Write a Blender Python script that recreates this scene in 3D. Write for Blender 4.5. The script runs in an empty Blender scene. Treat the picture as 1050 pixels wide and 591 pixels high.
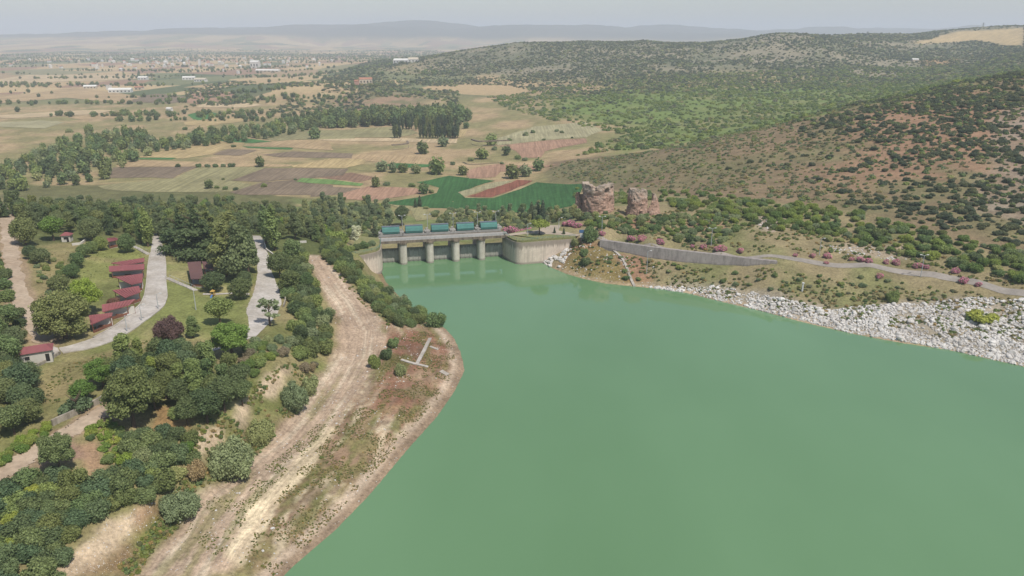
import bpy, bmesh, math, random
import numpy as np
from mathutils import Vector, Matrix

random.seed(7); RNG = np.random.default_rng(11)
sc = bpy.context.scene
COL = sc.collection
R = math.radians

# ------------------------------------------------------------------ camera, sky, sun, exposure
FPX, U0, V0, VH = 780.0, 525.0, 295.5, 36.0           # focal length in photo pixels, centre, horizon row
CAM = np.array([0.0, 0.0, 100.0])
PITCH = math.atan((V0 - VH) / FPX)
cam = bpy.data.cameras.new('camera'); camo = bpy.data.objects.new('camera', cam); COL.objects.link(camo)
camo.location = CAM; camo.rotation_euler = (math.pi/2 - PITCH, 0, 0)
cam.sensor_width = 36; cam.lens = FPX/1050*36; cam.clip_start = 1; cam.clip_end = 90000
sc.camera = camo

HAZE = 0.00014
SUN_EL, SUN_AZ = R(58), R(140)                         # azimuth measured clockwise from +Y (the view direction)
world = bpy.data.worlds.new('World'); sc.world = world; world.use_nodes = True
wn = world.node_tree.nodes; wl = world.node_tree.links
sky = wn.new('ShaderNodeTexSky'); sky.sky_type = 'NISHITA'; sky.sun_disc = False
sky.sun_elevation = SUN_EL; sky.sun_rotation = SUN_AZ
sky.air_density = 1.0; sky.dust_density = 1.0; sky.ozone_density = 1.0; sky.altitude = 100
wn['Background'].inputs['Strength'].default_value = 0.112
wl.new(sky.outputs[0], wn['Background'].inputs['Color'])

sl = bpy.data.lights.new('sun', 'SUN'); sl.energy = 4.6; sl.angle = R(1.2); sl.color = (1.0, 0.955, 0.89)
so = bpy.data.objects.new('sun', sl); COL.objects.link(so); so.location = (300, -100, 600)
sd = Vector((math.sin(SUN_AZ)*math.cos(SUN_EL), math.cos(SUN_AZ)*math.cos(SUN_EL), math.sin(SUN_EL)))
so.rotation_euler = sd.to_track_quat('Z', 'Y').to_euler()

sc.view_settings.view_transform = 'Standard'; sc.view_settings.look = 'None'
sc.view_settings.gamma = 1; sc.view_settings.use_curve_mapping = False
sc.view_settings.exposure = 0.0
sc.render.engine = 'CYCLES'
sc.cycles.max_bounces = 5; sc.cycles.diffuse_bounces = 2; sc.cycles.glossy_bounces = 2
sc.cycles.transmission_bounces = 2; sc.cycles.volume_bounces = 1; sc.cycles.transparent_max_bounces = 4
sc.cycles.use_denoising = True
sc.cycles.caustics_reflective = False; sc.cycles.caustics_refractive = False

# ------------------------------------------------------------------ pixels to places
SP, CP = math.sin(PITCH), math.cos(PITCH)
def ray(u, v):
    a = (u - U0)/FPX; b = (V0 - v)/FPX
    return np.array([a, CP + b*SP, -SP + b*CP])
def on_z(u, v, z):
    d = ray(u, v); t = (z - CAM[2])/d[2]
    return CAM + d*t
def on_y(u, v, y):
    d = ray(u, v); return CAM + d*(y/d[1])
def at_y(u, y, z):
    dep = y*CP + (CAM[2]-z)*SP
    return np.array([(u-U0)/FPX*dep, y, z])
def depth(p): return p[1]*CP + (CAM[2]-p[2])*SP
def project(p):
    dx, dy, dz = p[0]-CAM[0], p[1]-CAM[1], p[2]-CAM[2]
    d = dy*CP - dz*SP
    return U0 + FPX*dx/d, V0 - FPX*(dy*SP + dz*CP)/d

def lin(c):
    c = c/255.0
    return c/12.92 if c <= 0.04045 else ((c+0.055)/1.055)**2.4
def C(r, g, b, k=0.80): return np.array([lin(r)*k, lin(g)*k, lin(b)*k])

# value noise, vectorised
def _hash(ix, iy, seed):
    h = (ix.astype(np.int64)*374761393 + iy.astype(np.int64)*668265263 + seed*1442695041) & 0xFFFFFFFF
    h = ((h ^ (h >> 13))*1274126177) & 0xFFFFFFFF
    return ((h ^ (h >> 16)) & 0xFFFFFF)/float(0xFFFFFF)
def vnoise(x, y, scale, seed=0, octs=4):
    x = np.asarray(x, float)/scale; y = np.asarray(y, float)/scale
    out = np.zeros_like(x); amp = 1.0; tot = 0
    for o in range(octs):
        ix = np.floor(x); iy = np.floor(y); fx = x-ix; fy = y-iy
        fx = fx*fx*(3-2*fx); fy = fy*fy*(3-2*fy)
        a = _hash(ix, iy, seed+o); b = _hash(ix+1, iy, seed+o); c = _hash(ix, iy+1, seed+o); d = _hash(ix+1, iy+1, seed+o)
        out += amp*((a*(1-fx)+b*fx)*(1-fy) + (c*(1-fx)+d*fx)*fy); tot += amp
        x = x*2.03+17.3; y = y*2.03+9.1; amp *= 0.5
    return out/tot
def sstep(a, b, x):
    t = np.clip((x-a)/(b-a), 0, 1); return t*t*(3-2*t)

# signed distance to polygon (positive inside)
def seg_dist(X, Y, P, closed=True):
    d2 = np.full(X.shape, 1e18); n = len(P)
    for i in range(n if closed else n-1):
        a = P[i]; b = P[(i+1) % n]; ex, ey = b[0]-a[0], b[1]-a[1]
        l2 = ex*ex+ey*ey+1e-9
        t = np.clip(((X-a[0])*ex+(Y-a[1])*ey)/l2, 0, 1)
        d2 = np.minimum(d2, (X-a[0]-t*ex)**2+(Y-a[1]-t*ey)**2)
    return np.sqrt(d2)
def inside(X, Y, P):
    r = np.zeros(X.shape, bool); n = len(P)
    for i in range(n):
        x1, y1 = P[i][0], P[i][1]; x2, y2 = P[(i+1) % n][0], P[(i+1) % n][1]
        c = ((y1 > Y) != (y2 > Y)) & (X < (x2-x1)*(Y-y1)/((y2-y1) if y2 != y1 else 1e-9)+x1)
        r ^= c
    return r
def sdist(X, Y, P):
    X = np.asarray(X, float); Y = np.asarray(Y, float)
    P = [(p[0], p[1]) for p in P]
    xs = [p[0] for p in P]; ys = [p[1] for p in P]; m = 40
    out = np.full(X.shape, -40.0)
    k = (X > min(xs)-m) & (X < max(xs)+m) & (Y > min(ys)-m) & (Y < max(ys)+m)
    if k.any():
        d = seg_dist(X[k], Y[k], P); out[k] = np.where(inside(X[k], Y[k], P), d, -d)
    return out

# ------------------------------------------------------------------ lake outline and heights
W = lambda u, v: on_z(u, v, 0.0)
DAM_A, DAM_B = W(392.5, 269.6), W(515, 262.6)
left_shore_px = [(301,581),(343,545),(379,508),(421,458),(448,428),(466,402),(477,380),(473,362),(466,347),(457,337),(445,330),(430,322),(416,311),(404,298),(395,288)]
left_shore = [np.array([-62,20,0.]), np.array([-58,80,0.]), W(291,591)] + [W(*p) for p in left_shore_px]
lwall = [W(358,287.5), W(366,286.5), W(375,285), W(383,283), W(388.5,281.5), W(391.5,279.5), W(392.6,276.5), DAM_A]
rwall = [DAM_B, W(519,265.8), W(524,268.9), W(529,270.9), W(535,271.4), W(545,270.6), W(556,269.6), W(572,268.4), W(590,266.8)]
right_shore_px = [(565,274.5),(580,281),(597,286),(620,291),(648,294),(679,296.8),(705,301),(730,307.4),(778,318.7),(826,331.5),(875,342.8),(923,351.8),(971,358.9),(1019,369.5),(1050,376.5)]
right_shore = [W(*p) for p in right_shore_px] + [np.array([190,185,0.]), np.array([260,150,0.]), np.array([420,90,0.]), np.array([520,20,0.])]
water_poly = left_shore + [lwall[5], lwall[6], DAM_A, DAM_B] + rwall[1:6] + [W(556,269.8)] + right_shore + [np.array([520,-140,0.]), np.array([-62,-140,0.])]
e_dam = (DAM_B-DAM_A); L_DAM = float(np.linalg.norm(e_dam)); e_dam = e_dam/L_DAM
n_dam = np.array([e_dam[1], -e_dam[0], 0])               # upstream, towards the lake
def damp(a, b, z): return DAM_A + e_dam*a + n_dam*b + np.array([0,0,z])
# the bed also reaches behind the walls, so that the ground never shows in front of them
bed_poly = left_shore + [W(393,284)] + [damp(-6,5,0), damp(-6,-2,0), damp(L_DAM+5,-2,0), W(527,267.5), W(536,268.6), W(556,267.6), W(562,270.5)] + right_shore + [np.array([520,-140,0.]), np.array([-62,-140,0.])]

cps = []
def cz(u, v, z): cps.append(on_z(u, v, z))
def cy(u, v, y): cps.append(on_y(u, v, y))
def ca(u, y, z): cps.append(at_y(u, y, z))
for p in left_shore[2:] + right_shore[1:]: cps.append(np.array([p[0], p[1], 0.25]))
for u, v, z in [(0,487,16),(60,447,17),(110,420,17.3),(0,591,13.5),(60,591,11),(100,560,10),(128,565,7),(150,577,4.6),(170,591,4.2),
    (187,536,4.5),(233,494,4.8),(265,467,5),(310,412,5),(333,380,5.2),(347,352,6),(332,305,8.5),(321,277,10.5),(313,260,11),
    (391,329,5.5),(380,380,4),(360,293,8.5),(349,283,9.5),(230,560,3.5),(300,480,3.6),(350,420,3.6),(262,591,2.6),
    (430,360,3),(440,400,2.2),(400,440,2.5),(340,510,2.3),(300,555,2.0),
    (211,458,11.5),(240,432,12.3),(272,396,12.6),(190,485,11),(150,515,10.2),(292,378,12.2),(305,362,11.5),
    (230,474,6.2),(292,424,6.0),(258,452,6.0),(312,395,6.4),(170,530,6.2),
    (230,365,15),(190,370,16),(150,380,17),(100,400,17.5),(60,400,18),(40,430,17.5),(30,470,16),(110,470,14.5),(60,520,13.5),(160,440,14),
    (255,346,14.5),(262,300,13.5),(268,270,13),(262,246,12.5),(300,330,11.8),(310,300,11.5),(300,270,12),
    (160,310,17),(160,260,16.5),(100,350,18),(45,352,19),(20,300,21),(8,230,22),(0,215,22),(60,290,19.5),(60,250,19),(110,260,17.5),
    (200,290,15.5),(210,330,15.5),(120,330,17.5),(0,400,20),(0,350,21),(350,268,11),(372,262,11),(350,255,11),
    (560,240,11),(590,238,11.4),(545,244,11),(575,232,11.2),(612,243,11.4),
    (619,245,11.5),(665,252,11.8),(740,260.5,12),(826,267,12.5),(891,271.5,13),(955,281,13),(1003,290,13),(1050,300,13),
    (621,254,8.5),(663,263,8),(701,269,8),(740,273,8.5),(788,274,11),(600,262,6),(620,270,5.5),(650,280,3.5),(680,285,3.6),(700,290,2.6),
    (590,256,8),(575,266,4.5),(760,290,5),(760,306,2.4),(830,300,6),(830,318,2.6),(890,300,7),(900,335,2.6),(950,310,7),(960,340,3),(1030,320,8),(1040,352,3),
    (610,214,16.5),(655,219,16.5),(630,217,16.5),(680,219,16.3),(600,230,13),(640,232,13.3),(660,238,13),(700,240,13.5),(700,225,16.5),
    (750,235,15.5),(750,215,18),(800,225,18),(850,235,17),(900,245,17),(950,255,17),(1000,268,16.5),(1050,280,16),
    (800,208,20),(850,215,20.5),(900,225,20.5),(950,235,20),(1000,250,19),(1050,262,18.5),
    (450,225,-10),(400,215,-11),(550,205,-11.5),(480,190,-12),(430,180,-12),(350,190,-12),(250,185,-12),(150,180,-12),(300,150,-12),(150,150,-12),
    (450,150,-12),(540,180,-12),(40,150,-11),(0,130,-12),(200,120,-13),(400,130,-12),(350,110,-13),(250,110,-13),(100,110,-13),(500,150,-9),(560,150,-6),
    (520,130,-7),(470,125,-11),(0,100,-14),(150,95,-14),(150,80,-15),(0,80,-15),(300,78,-14),(555,176,-11),(600,140,-6),(560,120,-4),(700,122,-2),(650,128,-4),(640,145,-3)]:
    cz(u, v, z)
for u, y, z in [(0,330,22),(100,340,18),(200,340,15),(300,345,11.5),(0,400,8),(100,400,2),(200,400,-2),(300,400,-6),(-100,470,-9),(0,470,-10),(100,470,-11),(200,470,-11),(320,470,-11),
    (-200,300,26),(-300,200,25),(-200,120,16),(-400,450,5),(-250,60,14),(-100,80,8),(-600,700,-10),(-600,300,24),
    (380,382,-7),(400,385,-8),(450,400,-9),(500,400,-9),(535,430,-9),(560,440,-7),(590,430,2),(620,470,3),(700,460,12),(800,460,21),(900,450,28),(1050,450,37),(1050,350,25),(900,370,22),
    (560,500,-9),(640,520,4),(1300,450,56),(1300,300,26),(1250,230,12),(1500,600,80),(1300,900,75)]:
    ca(u, y, z)
for u, v, y in [(1050,76,700),(1004,85,690),(974,89,680),(940,98,670),(913,105,655),(882,108.5,645),(837,121,630),(791,133,615),(740,142,600),(691,153,600),(643,162,605),(594,169,630),
    (1004,84.2,980),(913,104,900),(837,120,820),(740,141,740),(691,152,720),(1300,60,800),
    (800,95,1300),(900,80,1500),(1000,66,1700),(700,82,1500),(600,86,1500),(520,88,1600),(480,70,2000),(650,100,1250),(750,105,1150),(880,95,1200),(960,85,1250),(570,100,1300),
    (450,59,2200),(480,51.5,2300),(530,44.5,2300),(600,43,2400),(660,41,2300),(740,43,2300),(790,37,2200),(830,36,2200),(890,37,2300),(915,34.5,2500),(960,31.5,2700),(1000,29,2800),(1050,27,2900),(1200,25,3000),(1500,25,2600),
    (620,60,1950),(720,60,1900),(820,58,1850),(920,55,2000),(1000,45,2200),(560,62,1950),(400,63,2500),(350,73,2300),
    (285,88,1550),(330,92,1430),(380,97,1330),(420,92,1500),(440,80,1800)]:
    cy(u, v, y)
for u in (480, 600, 720, 840, 960, 1100):
    ca(u, 3400, 0 if u < 700 else 25); ca(u, 4500, -10)
for u in (-400, -100, 100, 250, 400, 600, 800, 1000, 1300):
    ca(u, 4500, -15); ca(u, 6500, -15)
for u in (-500,-200,0,120,240): cy(u, 43, 8200); ca(u, 6800, -5)
for u in (330, 400, 500, 600, 700, 850, 1000, 1300): ca(u, 7600, -14); ca(u, 8400, -8)
for u, v in [(-300,40),(0,38),(120,36),(200,32.5),(260,31),(310,29.5),(345,30),(370,28),(400,29.5),(440,30),(480,33),(520,31.5),(570,32.5),(640,34),(720,34),(850,33),(1000,33),(1300,33)]:
    cy(u, v-3.0, 9800); p = on_y(u, v, 9800); cps.append(np.array([p[0]*1.9, 18000, p[2]-120]))
CPS = np.array(cps)

def warp(x, y): yy = y + 150.0; return x/yy*2.2, np.log(yy/400.0)*1.0
def kern(r2): return np.sqrt(r2 + 0.012**2)
cs, ct = warp(CPS[:,0], CPS[:,1])
A_ = kern((cs[:,None]-cs)**2 + (ct[:,None]-ct)**2)
A_ += np.eye(len(cs))*0.0
zc = CPS[:,2]; wgt = np.linalg.lstsq(A_, zc - zc.mean(), rcond=1e-9)[0]
def base_h(X, Y):
    s, t = warp(X.ravel(), Y.ravel()); out = np.empty(s.shape)
    for i in range(0, len(s), 20000):
        out[i:i+20000] = kern((s[i:i+20000,None]-cs)**2 + (t[i:i+20000,None]-ct)**2) @ wgt
    return (out + zc.mean()).reshape(X.shape)

S_ = np.concatenate([np.arange(-1.15,-0.72,.008), np.arange(-0.72,-0.03,.0027), np.arange(-0.03,0.62,.0042), np.arange(0.62,1.16,.009)])
T_ = np.concatenate([np.linspace(math.log(75), math.log(950), 620, endpoint=False), np.linspace(math.log(950), math.log(30000), 330)])
YY = np.exp(T_)
GX = S_[None,:]*YY[:,None]; GY = np.repeat((YY-150)[:,None], len(S_), 1)
Z = base_h(GX, GY)
# hill relief: gullies and knolls on the slopes at the right and far away
hill = sstep(10, 45, Z)*sstep(400, 520, GY)*sstep(-0.02, 0.1, GX/(GY+150))
Z += hill*(vnoise(GX, GY, 90, 3, 4)-0.5)*9*sstep(1600, 600, GY)
Z += hill*sstep(1000, 1500, GY)*sstep(5000, 3500, GY)*((vnoise(GX, GY, 260, 5, 5)-0.5)*26)
Z += sstep(8600, 9700, GY)*(vnoise(GX, GY, 1100, 8, 5)-.5)*190 + sstep(6500, 8200, GY)*sstep(9400, 8600, GY)*(vnoise(GX, GY, 900, 9, 4)-.35)*60
Z += sstep(1200, 2500, GY)*sstep(9000, 6000, GY)*sstep(0.02, -0.1, GX/(GY+150))*(vnoise(GX, GY, 300, 12, 3)-0.5)*3
Z += (vnoise(GX, GY, 6, 21, 3)-0.5)*0.5*sstep(700, 500, GY)
# lake bed and shore
sdl = sdist(GX, GY, bed_poly)
LAKE_IN = sdl
near_dam = seg_dist(GX, GY, [(p[0], p[1]) for p in [damp(-12,14,0), damp(-6,-2,0), damp(L_DAM+5,-2,0), W(527,267.5), W(556,267.6), W(564,271)]], closed=False)
out_d = np.maximum(-sdl, 0)
w = np.where(near_dam < 6, 1.0, sstep(0, 12, out_d))
shore_z = out_d*0.20*(0.7+0.6*vnoise(GX, GY, 9, 33, 3))
Z = np.where(sdl > 0, -np.minimum(4, 0.02+sdl*0.35), np.where(out_d < 12, w*Z + (1-w)*np.minimum(shore_z, np.maximum(Z, 0.4)), Z))
def hmesh(x, y):
    x = np.asarray(x, float); y = np.asarray(y, float)
    yy = np.clip(y+150, YY[0], YY[-1]*0.9999); fi = np.interp(np.log(yy), T_, np.arange(len(T_))); fj = np.interp(x/yy, S_, np.arange(len(S_)))
    i = np.clip(fi.astype(int), 0, len(T_)-2); j = np.clip(fj.astype(int), 0, len(S_)-2); a = fi-i; b = fj-j
    return (Z[i,j]*(1-b)+Z[i,j+1]*b)*(1-a)+(Z[i+1,j]*(1-b)+Z[i+1,j+1]*b)*a
def ground(x, y): return float(hmesh(x, y))
# the step of the retaining wall below the lake road
RW_PX = [(615,246.7,11.5),(640,250,11.6),(665.6,253.7,11.75),(700,258,11.85),(740,262.4,12),(770,266,12.1),(797,268.8,12.3)]
RW = [on_z(*q) for q in RW_PX]; RW_H = [2.6,3.6,4.3,4.3,3.7,2.4,0.7]
_b = np.full(Z.shape, 1e9); _side = np.zeros(Z.shape); _bot = np.zeros(Z.shape)
for i in range(len(RW)-1):
    a, c = RW[i], RW[i+1]; ex, ey = c[0]-a[0], c[1]-a[1]; l = math.hypot(ex, ey)
    t = ((GX-a[0])*ex+(GY-a[1])*ey)/l/l; tc = np.clip(t, 0, 1); dx = GX-a[0]-tc*ex; dy = GY-a[1]-tc*ey; d = np.hypot(dx, dy)
    k = d < _b; _b[k] = d[k]; _side[k] = (np.sign(-(ex*dy-ey*dx))*d)[k]; _bot[k] = ((a[2]-RW_H[i])*(1-tc)+(c[2]-RW_H[i+1])*tc)[k]
    if i == 0: _side[t < 0] = -99
    if i == len(RW)-2: _side[(t > 1) & (d == _b)] = -99
_rw = [rwall[4], rwall[5], rwall[6], rwall[7], rwall[8]]; _rz = [-0.5, -0.5, 0.3, 4.0, 7.5]
for i in range(4):
    a, c = _rw[i], _rw[i+1]; ex, ey = c[0]-a[0], c[1]-a[1]; l = math.hypot(ex, ey)
    t = ((GX-a[0])*ex+(GY-a[1])*ey)/l/l; s_ = -((GX-a[0])*ey*-1+(GY-a[1])*ex)/l
    k = (t >= -.02) & (t <= 1.02) & (s_ > -3.0) & (s_ < 9); Z = np.where(k, np.minimum(Z, _rz[i]*(1-t)+_rz[i+1]*t-np.maximum(s_, 0)*.12), Z)
_m = (_side > -1.2) & (_side < 22); Z = np.where(_m, np.minimum(Z, _bot - np.maximum(_side, 0)*0.16), Z)
_TS = np.concatenate([np.linspace(100, 1500, 1400), np.geomspace(1501, 28000, 900)])
def hit(u, v):
    d = ray(u, v); t = _TS/d[1]
    P = CAM[None,:] + d[None,:]*t[:,None]
    below = P[:,2] < hmesh(P[:,0], P[:,1])
    k = int(np.argmax(below)) if below.any() else len(t)-1
    lo, hi = t[max(k-1,0)], t[k]
    for _ in range(14):
        m = (lo+hi)/2; p = CAM+d*m
        if p[2] < ground(p[0], p[1]): hi = m
        else: lo = m
    return CAM + d*hi
def hits(px): return [hit(*p) for p in px]

# ------------------------------------------------------------------ material helpers
MATS = {}
def new_mat(name):
    m = bpy.data.materials.new(name); m.use_nodes = True; MATS[name] = m
    nt = m.node_tree; b = nt.nodes['Principled BSDF']
    b.inputs['Specular IOR Level'].default_value = 0.25
    return m, nt, b
def nd(nt, t, **kw):
    n = nt.nodes.new(t)
    for k, v in kw.items():
        if k in n.inputs: n.inputs[k].default_value = v
        else: setattr(n, k, v)
    return n
def L(nt, a, b): nt.links.new(a, b)
def mixc(nt, fac, a, b, mode='MIX'):
    n = nt.nodes.new('ShaderNodeMix'); n.data_type = 'RGBA'; n.blend_type = mode; n.clamp_factor = True
    for s, v in ((n.inputs[0], fac), (n.inputs[6], a), (n.inputs[7], b)):
        if isinstance(v, (int, float)): s.default_value = v
        elif isinstance(v, (tuple, list, np.ndarray)): s.default_value = (*[float(q) for q in v[:3]], 1)
        else: L(nt, v, s)
    return n.outputs[2]
def ramp(nt, src, stops):
    n = nt.nodes.new('ShaderNodeValToRGB'); cr = n.color_ramp
    while len(cr.elements) < len(stops): cr.elements.new(0.5)
    for e, (p, c) in zip(cr.elements, stops):
        e.position = p; e.color = (*[float(q) for q in (c if hasattr(c, '__len__') else (c,c,c))], 1)
    L(nt, src, n.inputs[0]); return n.outputs[0]
def noise(nt, scale, detail=5, rough=0.6, vec=None, dist=0.0):
    n = nd(nt, 'ShaderNodeTexNoise', Scale=scale, Detail=detail, Roughness=rough, Distortion=dist)
    if vec is not None: L(nt, vec, n.inputs['Vector'])
    return n.outputs['Fac']
def pos(nt): return nt.nodes.new('ShaderNodeNewGeometry').outputs['Position']
def mapping(nt, vec, scale=(1,1,1), rot=(0,0,0)):
    n = nt.nodes.new('ShaderNodeMapping'); n.inputs['Scale'].default_value = scale; n.inputs['Rotation'].default_value = rot
    L(nt, vec, n.inputs['Vector']); return n.outputs[0]
def objc(nt): return nt.nodes.new('ShaderNodeTexCoord').outputs['Object']
def bump(nt, b, h, strength=0.4, dist=0.2):
    n = nd(nt, 'ShaderNodeBump', Strength=strength, Distance=dist); L(nt, h, n.inputs['Height']); L(nt, n.outputs[0], b.inputs['Normal'])
def surf(name, col, var=0.35, scale=1.0, rough=0.9, col2=None, bmp=0.3, stretch=None, rot=0.0, bdist=0.1, space='pos'):
    m, nt, b = new_mat(name); p = pos(nt) if space == 'pos' else objc(nt)
    if stretch: p = mapping(nt, p, stretch, (0,0,rot))
    n1 = noise(nt, scale, 6, 0.65, p); n2 = noise(nt, scale*0.13, 4, 0.6, p)
    c = mixc(nt, ramp(nt, n2, [(0.35,0.0),(0.65,1.0)]), col, col2 if col2 is not None else np.array(col)*0.8)
    c = mixc(nt, 1.0, c, ramp(nt, n1, [(0.25,1-var),(0.75,1+var*0.6)]), 'MULTIPLY')
    L(nt, c, b.inputs['Base Color']); b.inputs['Roughness'].default_value = rough
    if bmp: bump(nt, b, n1, bmp, bdist)
    return m

# ------------------------------------------------------------------ object helpers
REG = {}     # (description, zone) -> list of things waiting for a label
def tag(o, label=None, cat=None, group=None, kind=None):
    if label: o['label'] = label
    if cat: o['category'] = cat
    if group: o['group'] = group
    if kind: o['kind'] = kind
    return o
def link(o, parent=None):
    COL.objects.link(o)
    if parent is not None: o.parent = parent
    return o
def empty(name, loc, rz=0.0):
    o = bpy.data.objects.new(name, None); o.location = [float(q) for q in loc]; o.rotation_euler = (0,0,rz); o.empty_display_size = 0.5
    return link(o)
def mesh_from(name, V, F, mat=None, smooth=False):
    me = bpy.data.meshes.new(name); me.from_pydata([tuple(float(q) for q in v) for v in V], [], [tuple(int(i) for i in f) for f in F])
    if mat: me.materials.append(mat)
    if smooth: me.polygons.foreach_set('use_smooth', [True]*len(me.polygons))
    me.update(); return me
def obj(name, me, parent=None, loc=None): 
    o = bpy.data.objects.new(name, me)
    if loc is not None: o.location = [float(q) for q in loc]
    return link(o, parent)
class MB:
    """collects shapes of ONE part into one mesh"""
    def __init__(s): s.V = []; s.F = []
    def add(s, V, F):
        k = len(s.V); s.V += [tuple(v) for v in V]; s.F += [tuple(i+k for i in f) for f in F]; return s
    def box(s, x0, x1, y0, y1, z0, z1):
        return s.add([(x0,y0,z0),(x1,y0,z0),(x1,y1,z0),(x0,y1,z0),(x0,y0,z1),(x1,y0,z1),(x1,y1,z1),(x0,y1,z1)],
                     [(0,3,2,1),(4,5,6,7),(0,1,5,4),(1,2,6,5),(2,3,7,6),(3,0,4,7)])
    def prism(s, P, z0, z1):
        n = len(P); a = sum(P[i][0]*P[(i+1)%n][1]-P[(i+1)%n][0]*P[i][1] for i in range(n))
        if a < 0: P = P[::-1]
        return s.add([(p[0],p[1],z0) for p in P]+[(p[0],p[1],z1) for p in P], [tuple(range(n))[::-1], tuple(range(n,2*n))]+[(i,(i+1)%n,n+(i+1)%n,n+i) for i in range(n)])
    def tube(s, p, q, r0, r1=None, n=8):
        r1 = r0 if r1 is None else r1; p = Vector(p); q = Vector(q); z = (q-p).normalized(); x = z.orthogonal().normalized(); y = z.cross(x)
        V = [p+(x*math.cos(t)+y*math.sin(t))*r0 for t in [2*math.pi*i/n for i in range(n)]]+[q+(x*math.cos(t)+y*math.sin(t))*r1 for t in [2*math.pi*i/n for i in range(n)]]
        return s.add([tuple(v) for v in V], [(i,(i+1)%n,n+(i+1)%n,n+i) for i in range(n)]+[tuple(range(n))[::-1], tuple(range(n,2*n))])
    def build(s, name, mat, parent=None, loc=None, smooth=False):
        return obj(name, mesh_from(name, s.V, s.F, mat, smooth), parent, loc)
def copy_tree(o, parent=None):
    c = o.copy(); link(c, parent)
    for ch in o.children: copy_tree(ch, c)
    return c

# ------------------------------------------------------------------ ground
def pm(px, soft=2.0, wig=2.0, wscale=8.0, seed=1):
    """0..1 cover mask of a ground area outlined in the photograph, with an uneven edge"""
    d = sdist(GX, GY, hits(px)); d = d + (vnoise(GX, GY, wscale, seed, 3)-0.5)*2*wig
    return sstep(-soft, soft, d)[..., None]
def strip_px(l, r): return l + r[::-1]
SV = GX/(GY+150)
cov = np.zeros(Z.shape+(3,))
nA = vnoise(GX, GY, 14, 41, 4)[...,None]; nB = vnoise(GX, GY, 45, 42, 4)[...,None]; nC = vnoise(GX, GY, 220, 43, 4)[...,None]
def lay(m, c, c2=None, n=None):
    global cov
    if c2 is not None: c = c*(1-n)+c2*n
    cov = cov*(1-m)+c*m
TAN, OLIVE, GRASS, DIRT, PALE, REDSOIL = C(178,154,118), C(144,136,94), C(112,126,66), C(164,140,116), C(204,186,158), C(150,114,92)
lay(1.0, TAN, OLIVE, sstep(.35,.65,nB))
# left bank: grass, dry grass, soil
lb = ((GY < 480) & (SV < 0.0)).astype(float)[...,None]
lay(lb, C(122,124,74), C(150,138,98), sstep(.4,.62,nA*0.6+nB*0.4))
forest = pm([(0,190),(0,260),(60,250),(150,250),(330,262),(360,240),(330,205),(150,188)], 4, 5, 15, 2)
lay(forest*0.8, C(92,100,60))
lay(pm([(150,252),(180,252),(260,300),(258,330),(215,350),(150,350),(120,350),(150,325),(172,310)], 2, 2), C(132,136,80), C(154,146,100), sstep(.42,.7,nA))
lay(pm([(95,250),(150,252),(148,270),(120,270),(112,290),(90,300),(70,292)], 2, 2), C(134,136,80), C(154,144,98), sstep(.42,.7,nA))
lay(pm([(15,250),(75,262),(60,285),(50,330),(30,330),(20,290)], 2, 3), C(158,140,104), C(140,132,88), nA)
lay(pm([(50,375),(120,360),(160,355),(170,372),(110,380),(60,412),(40,425),(38,395)], 2, 3), C(152,134,98), C(126,126,78), nA)
def road_margin(px, w_):
    d = seg_dist(GX, GY, [(q[0],q[1]) for q in hits(px)], closed=False)+(vnoise(GX,GY,5,140,3)-.5)*3.0
    lay((sstep(w_+1.6, w_, d)*(GY < 480))[...,None], C(172,148,122), C(156,136,106), nA)
road_margin([(2,208),(6,222),(9,240),(11,258),(15,280),(20,305),(28,324),(38,340),(48,352)], 3.4)
road_margin([(-40,507),(0,487),(42,460),(74,441),(112,419)], 2.9)
# scarps of pale earth
for k, px in enumerate([[(277,382),(298,376),(290,398),(276,410),(264,402)],[(243,412),(258,406),(256,432),(246,440),(240,428)],[(204,440),(226,434),(228,452),(206,462),(198,452)],
                        [(204,458),(214,456),(212,478),(203,478)],[(110,535),(150,515),(156,526),(130,555),(90,591),(55,591),(80,560)]]):
    lay(pm(px, 1.2, 1.2, 3, 50+k), C(222,200,168), C(194,168,138), nA)
lay(pm([(80,591),(150,520),(185,500),(200,510),(150,575),(140,591)], 1.5, 2, 5, 61)*0.8, C(158,122,98), C(140,120,84), nA)
lay(pm([(79,455),(100,452),(107,478),(90,490)], 0.8, 1, 4, 62), C(172,142,112))
lay(pm([(165,415),(200,425),(195,440),(155,440)], 1, 1.5, 4, 63), C(164,134,92))
lay(pm([(55,440),(85,468),(40,480)], 1, 1.5, 4, 64), C(160,130,112))
# the track bank: soil, weeds, spit
bank_px = [(150,591),(187,536),(233,494),(265,467),(310,412),(333,380),(347,352),(342,321),(330,295),(320,277),(313,262),(332,262),(349,283),(362,295),(395,330),(440,330),(457,336),(470,360),(477,380),(466,402),(421,458),(343,545),(292,591)]
bank = pm(bank_px, 1.5, 1.5)
lay(bank, C(166,138,112), C(148,124,98), nA)
lay(pm([(392,345),(440,335),(462,345),(470,372),(460,400),(420,440),(390,430),(380,390)], 2, 3)*sstep(.2,.45,nA)*.9, C(146,106,84))
grassy = pm([(240,591),(275,520),(330,470),(380,420),(420,420),(400,470),(350,525),(300,570),(280,591)], 3, 5, 10, 71)
lay(grassy*sstep(.46,.60,vnoise(GX,GY,7,72,4))[...,None]*0.9, C(122,118,70), C(150,132,98), nA)
lay(pm([(200,560),(250,510),(285,470),(330,430),(345,425),(300,480),(262,515),(235,560),(225,575)], 1.5, 2, 6, 73)*sstep(.42,.55,vnoise(GX,GY,5,74,4))[...,None]*0.85, C(112,122,62))
lay(pm([(172,510),(205,498),(205,515),(170,550),(140,591),(118,591)], 1.5, 2, 6, 75), C(112,124,60), C(140,122,80), sstep(.45,.65,nA))
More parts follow.
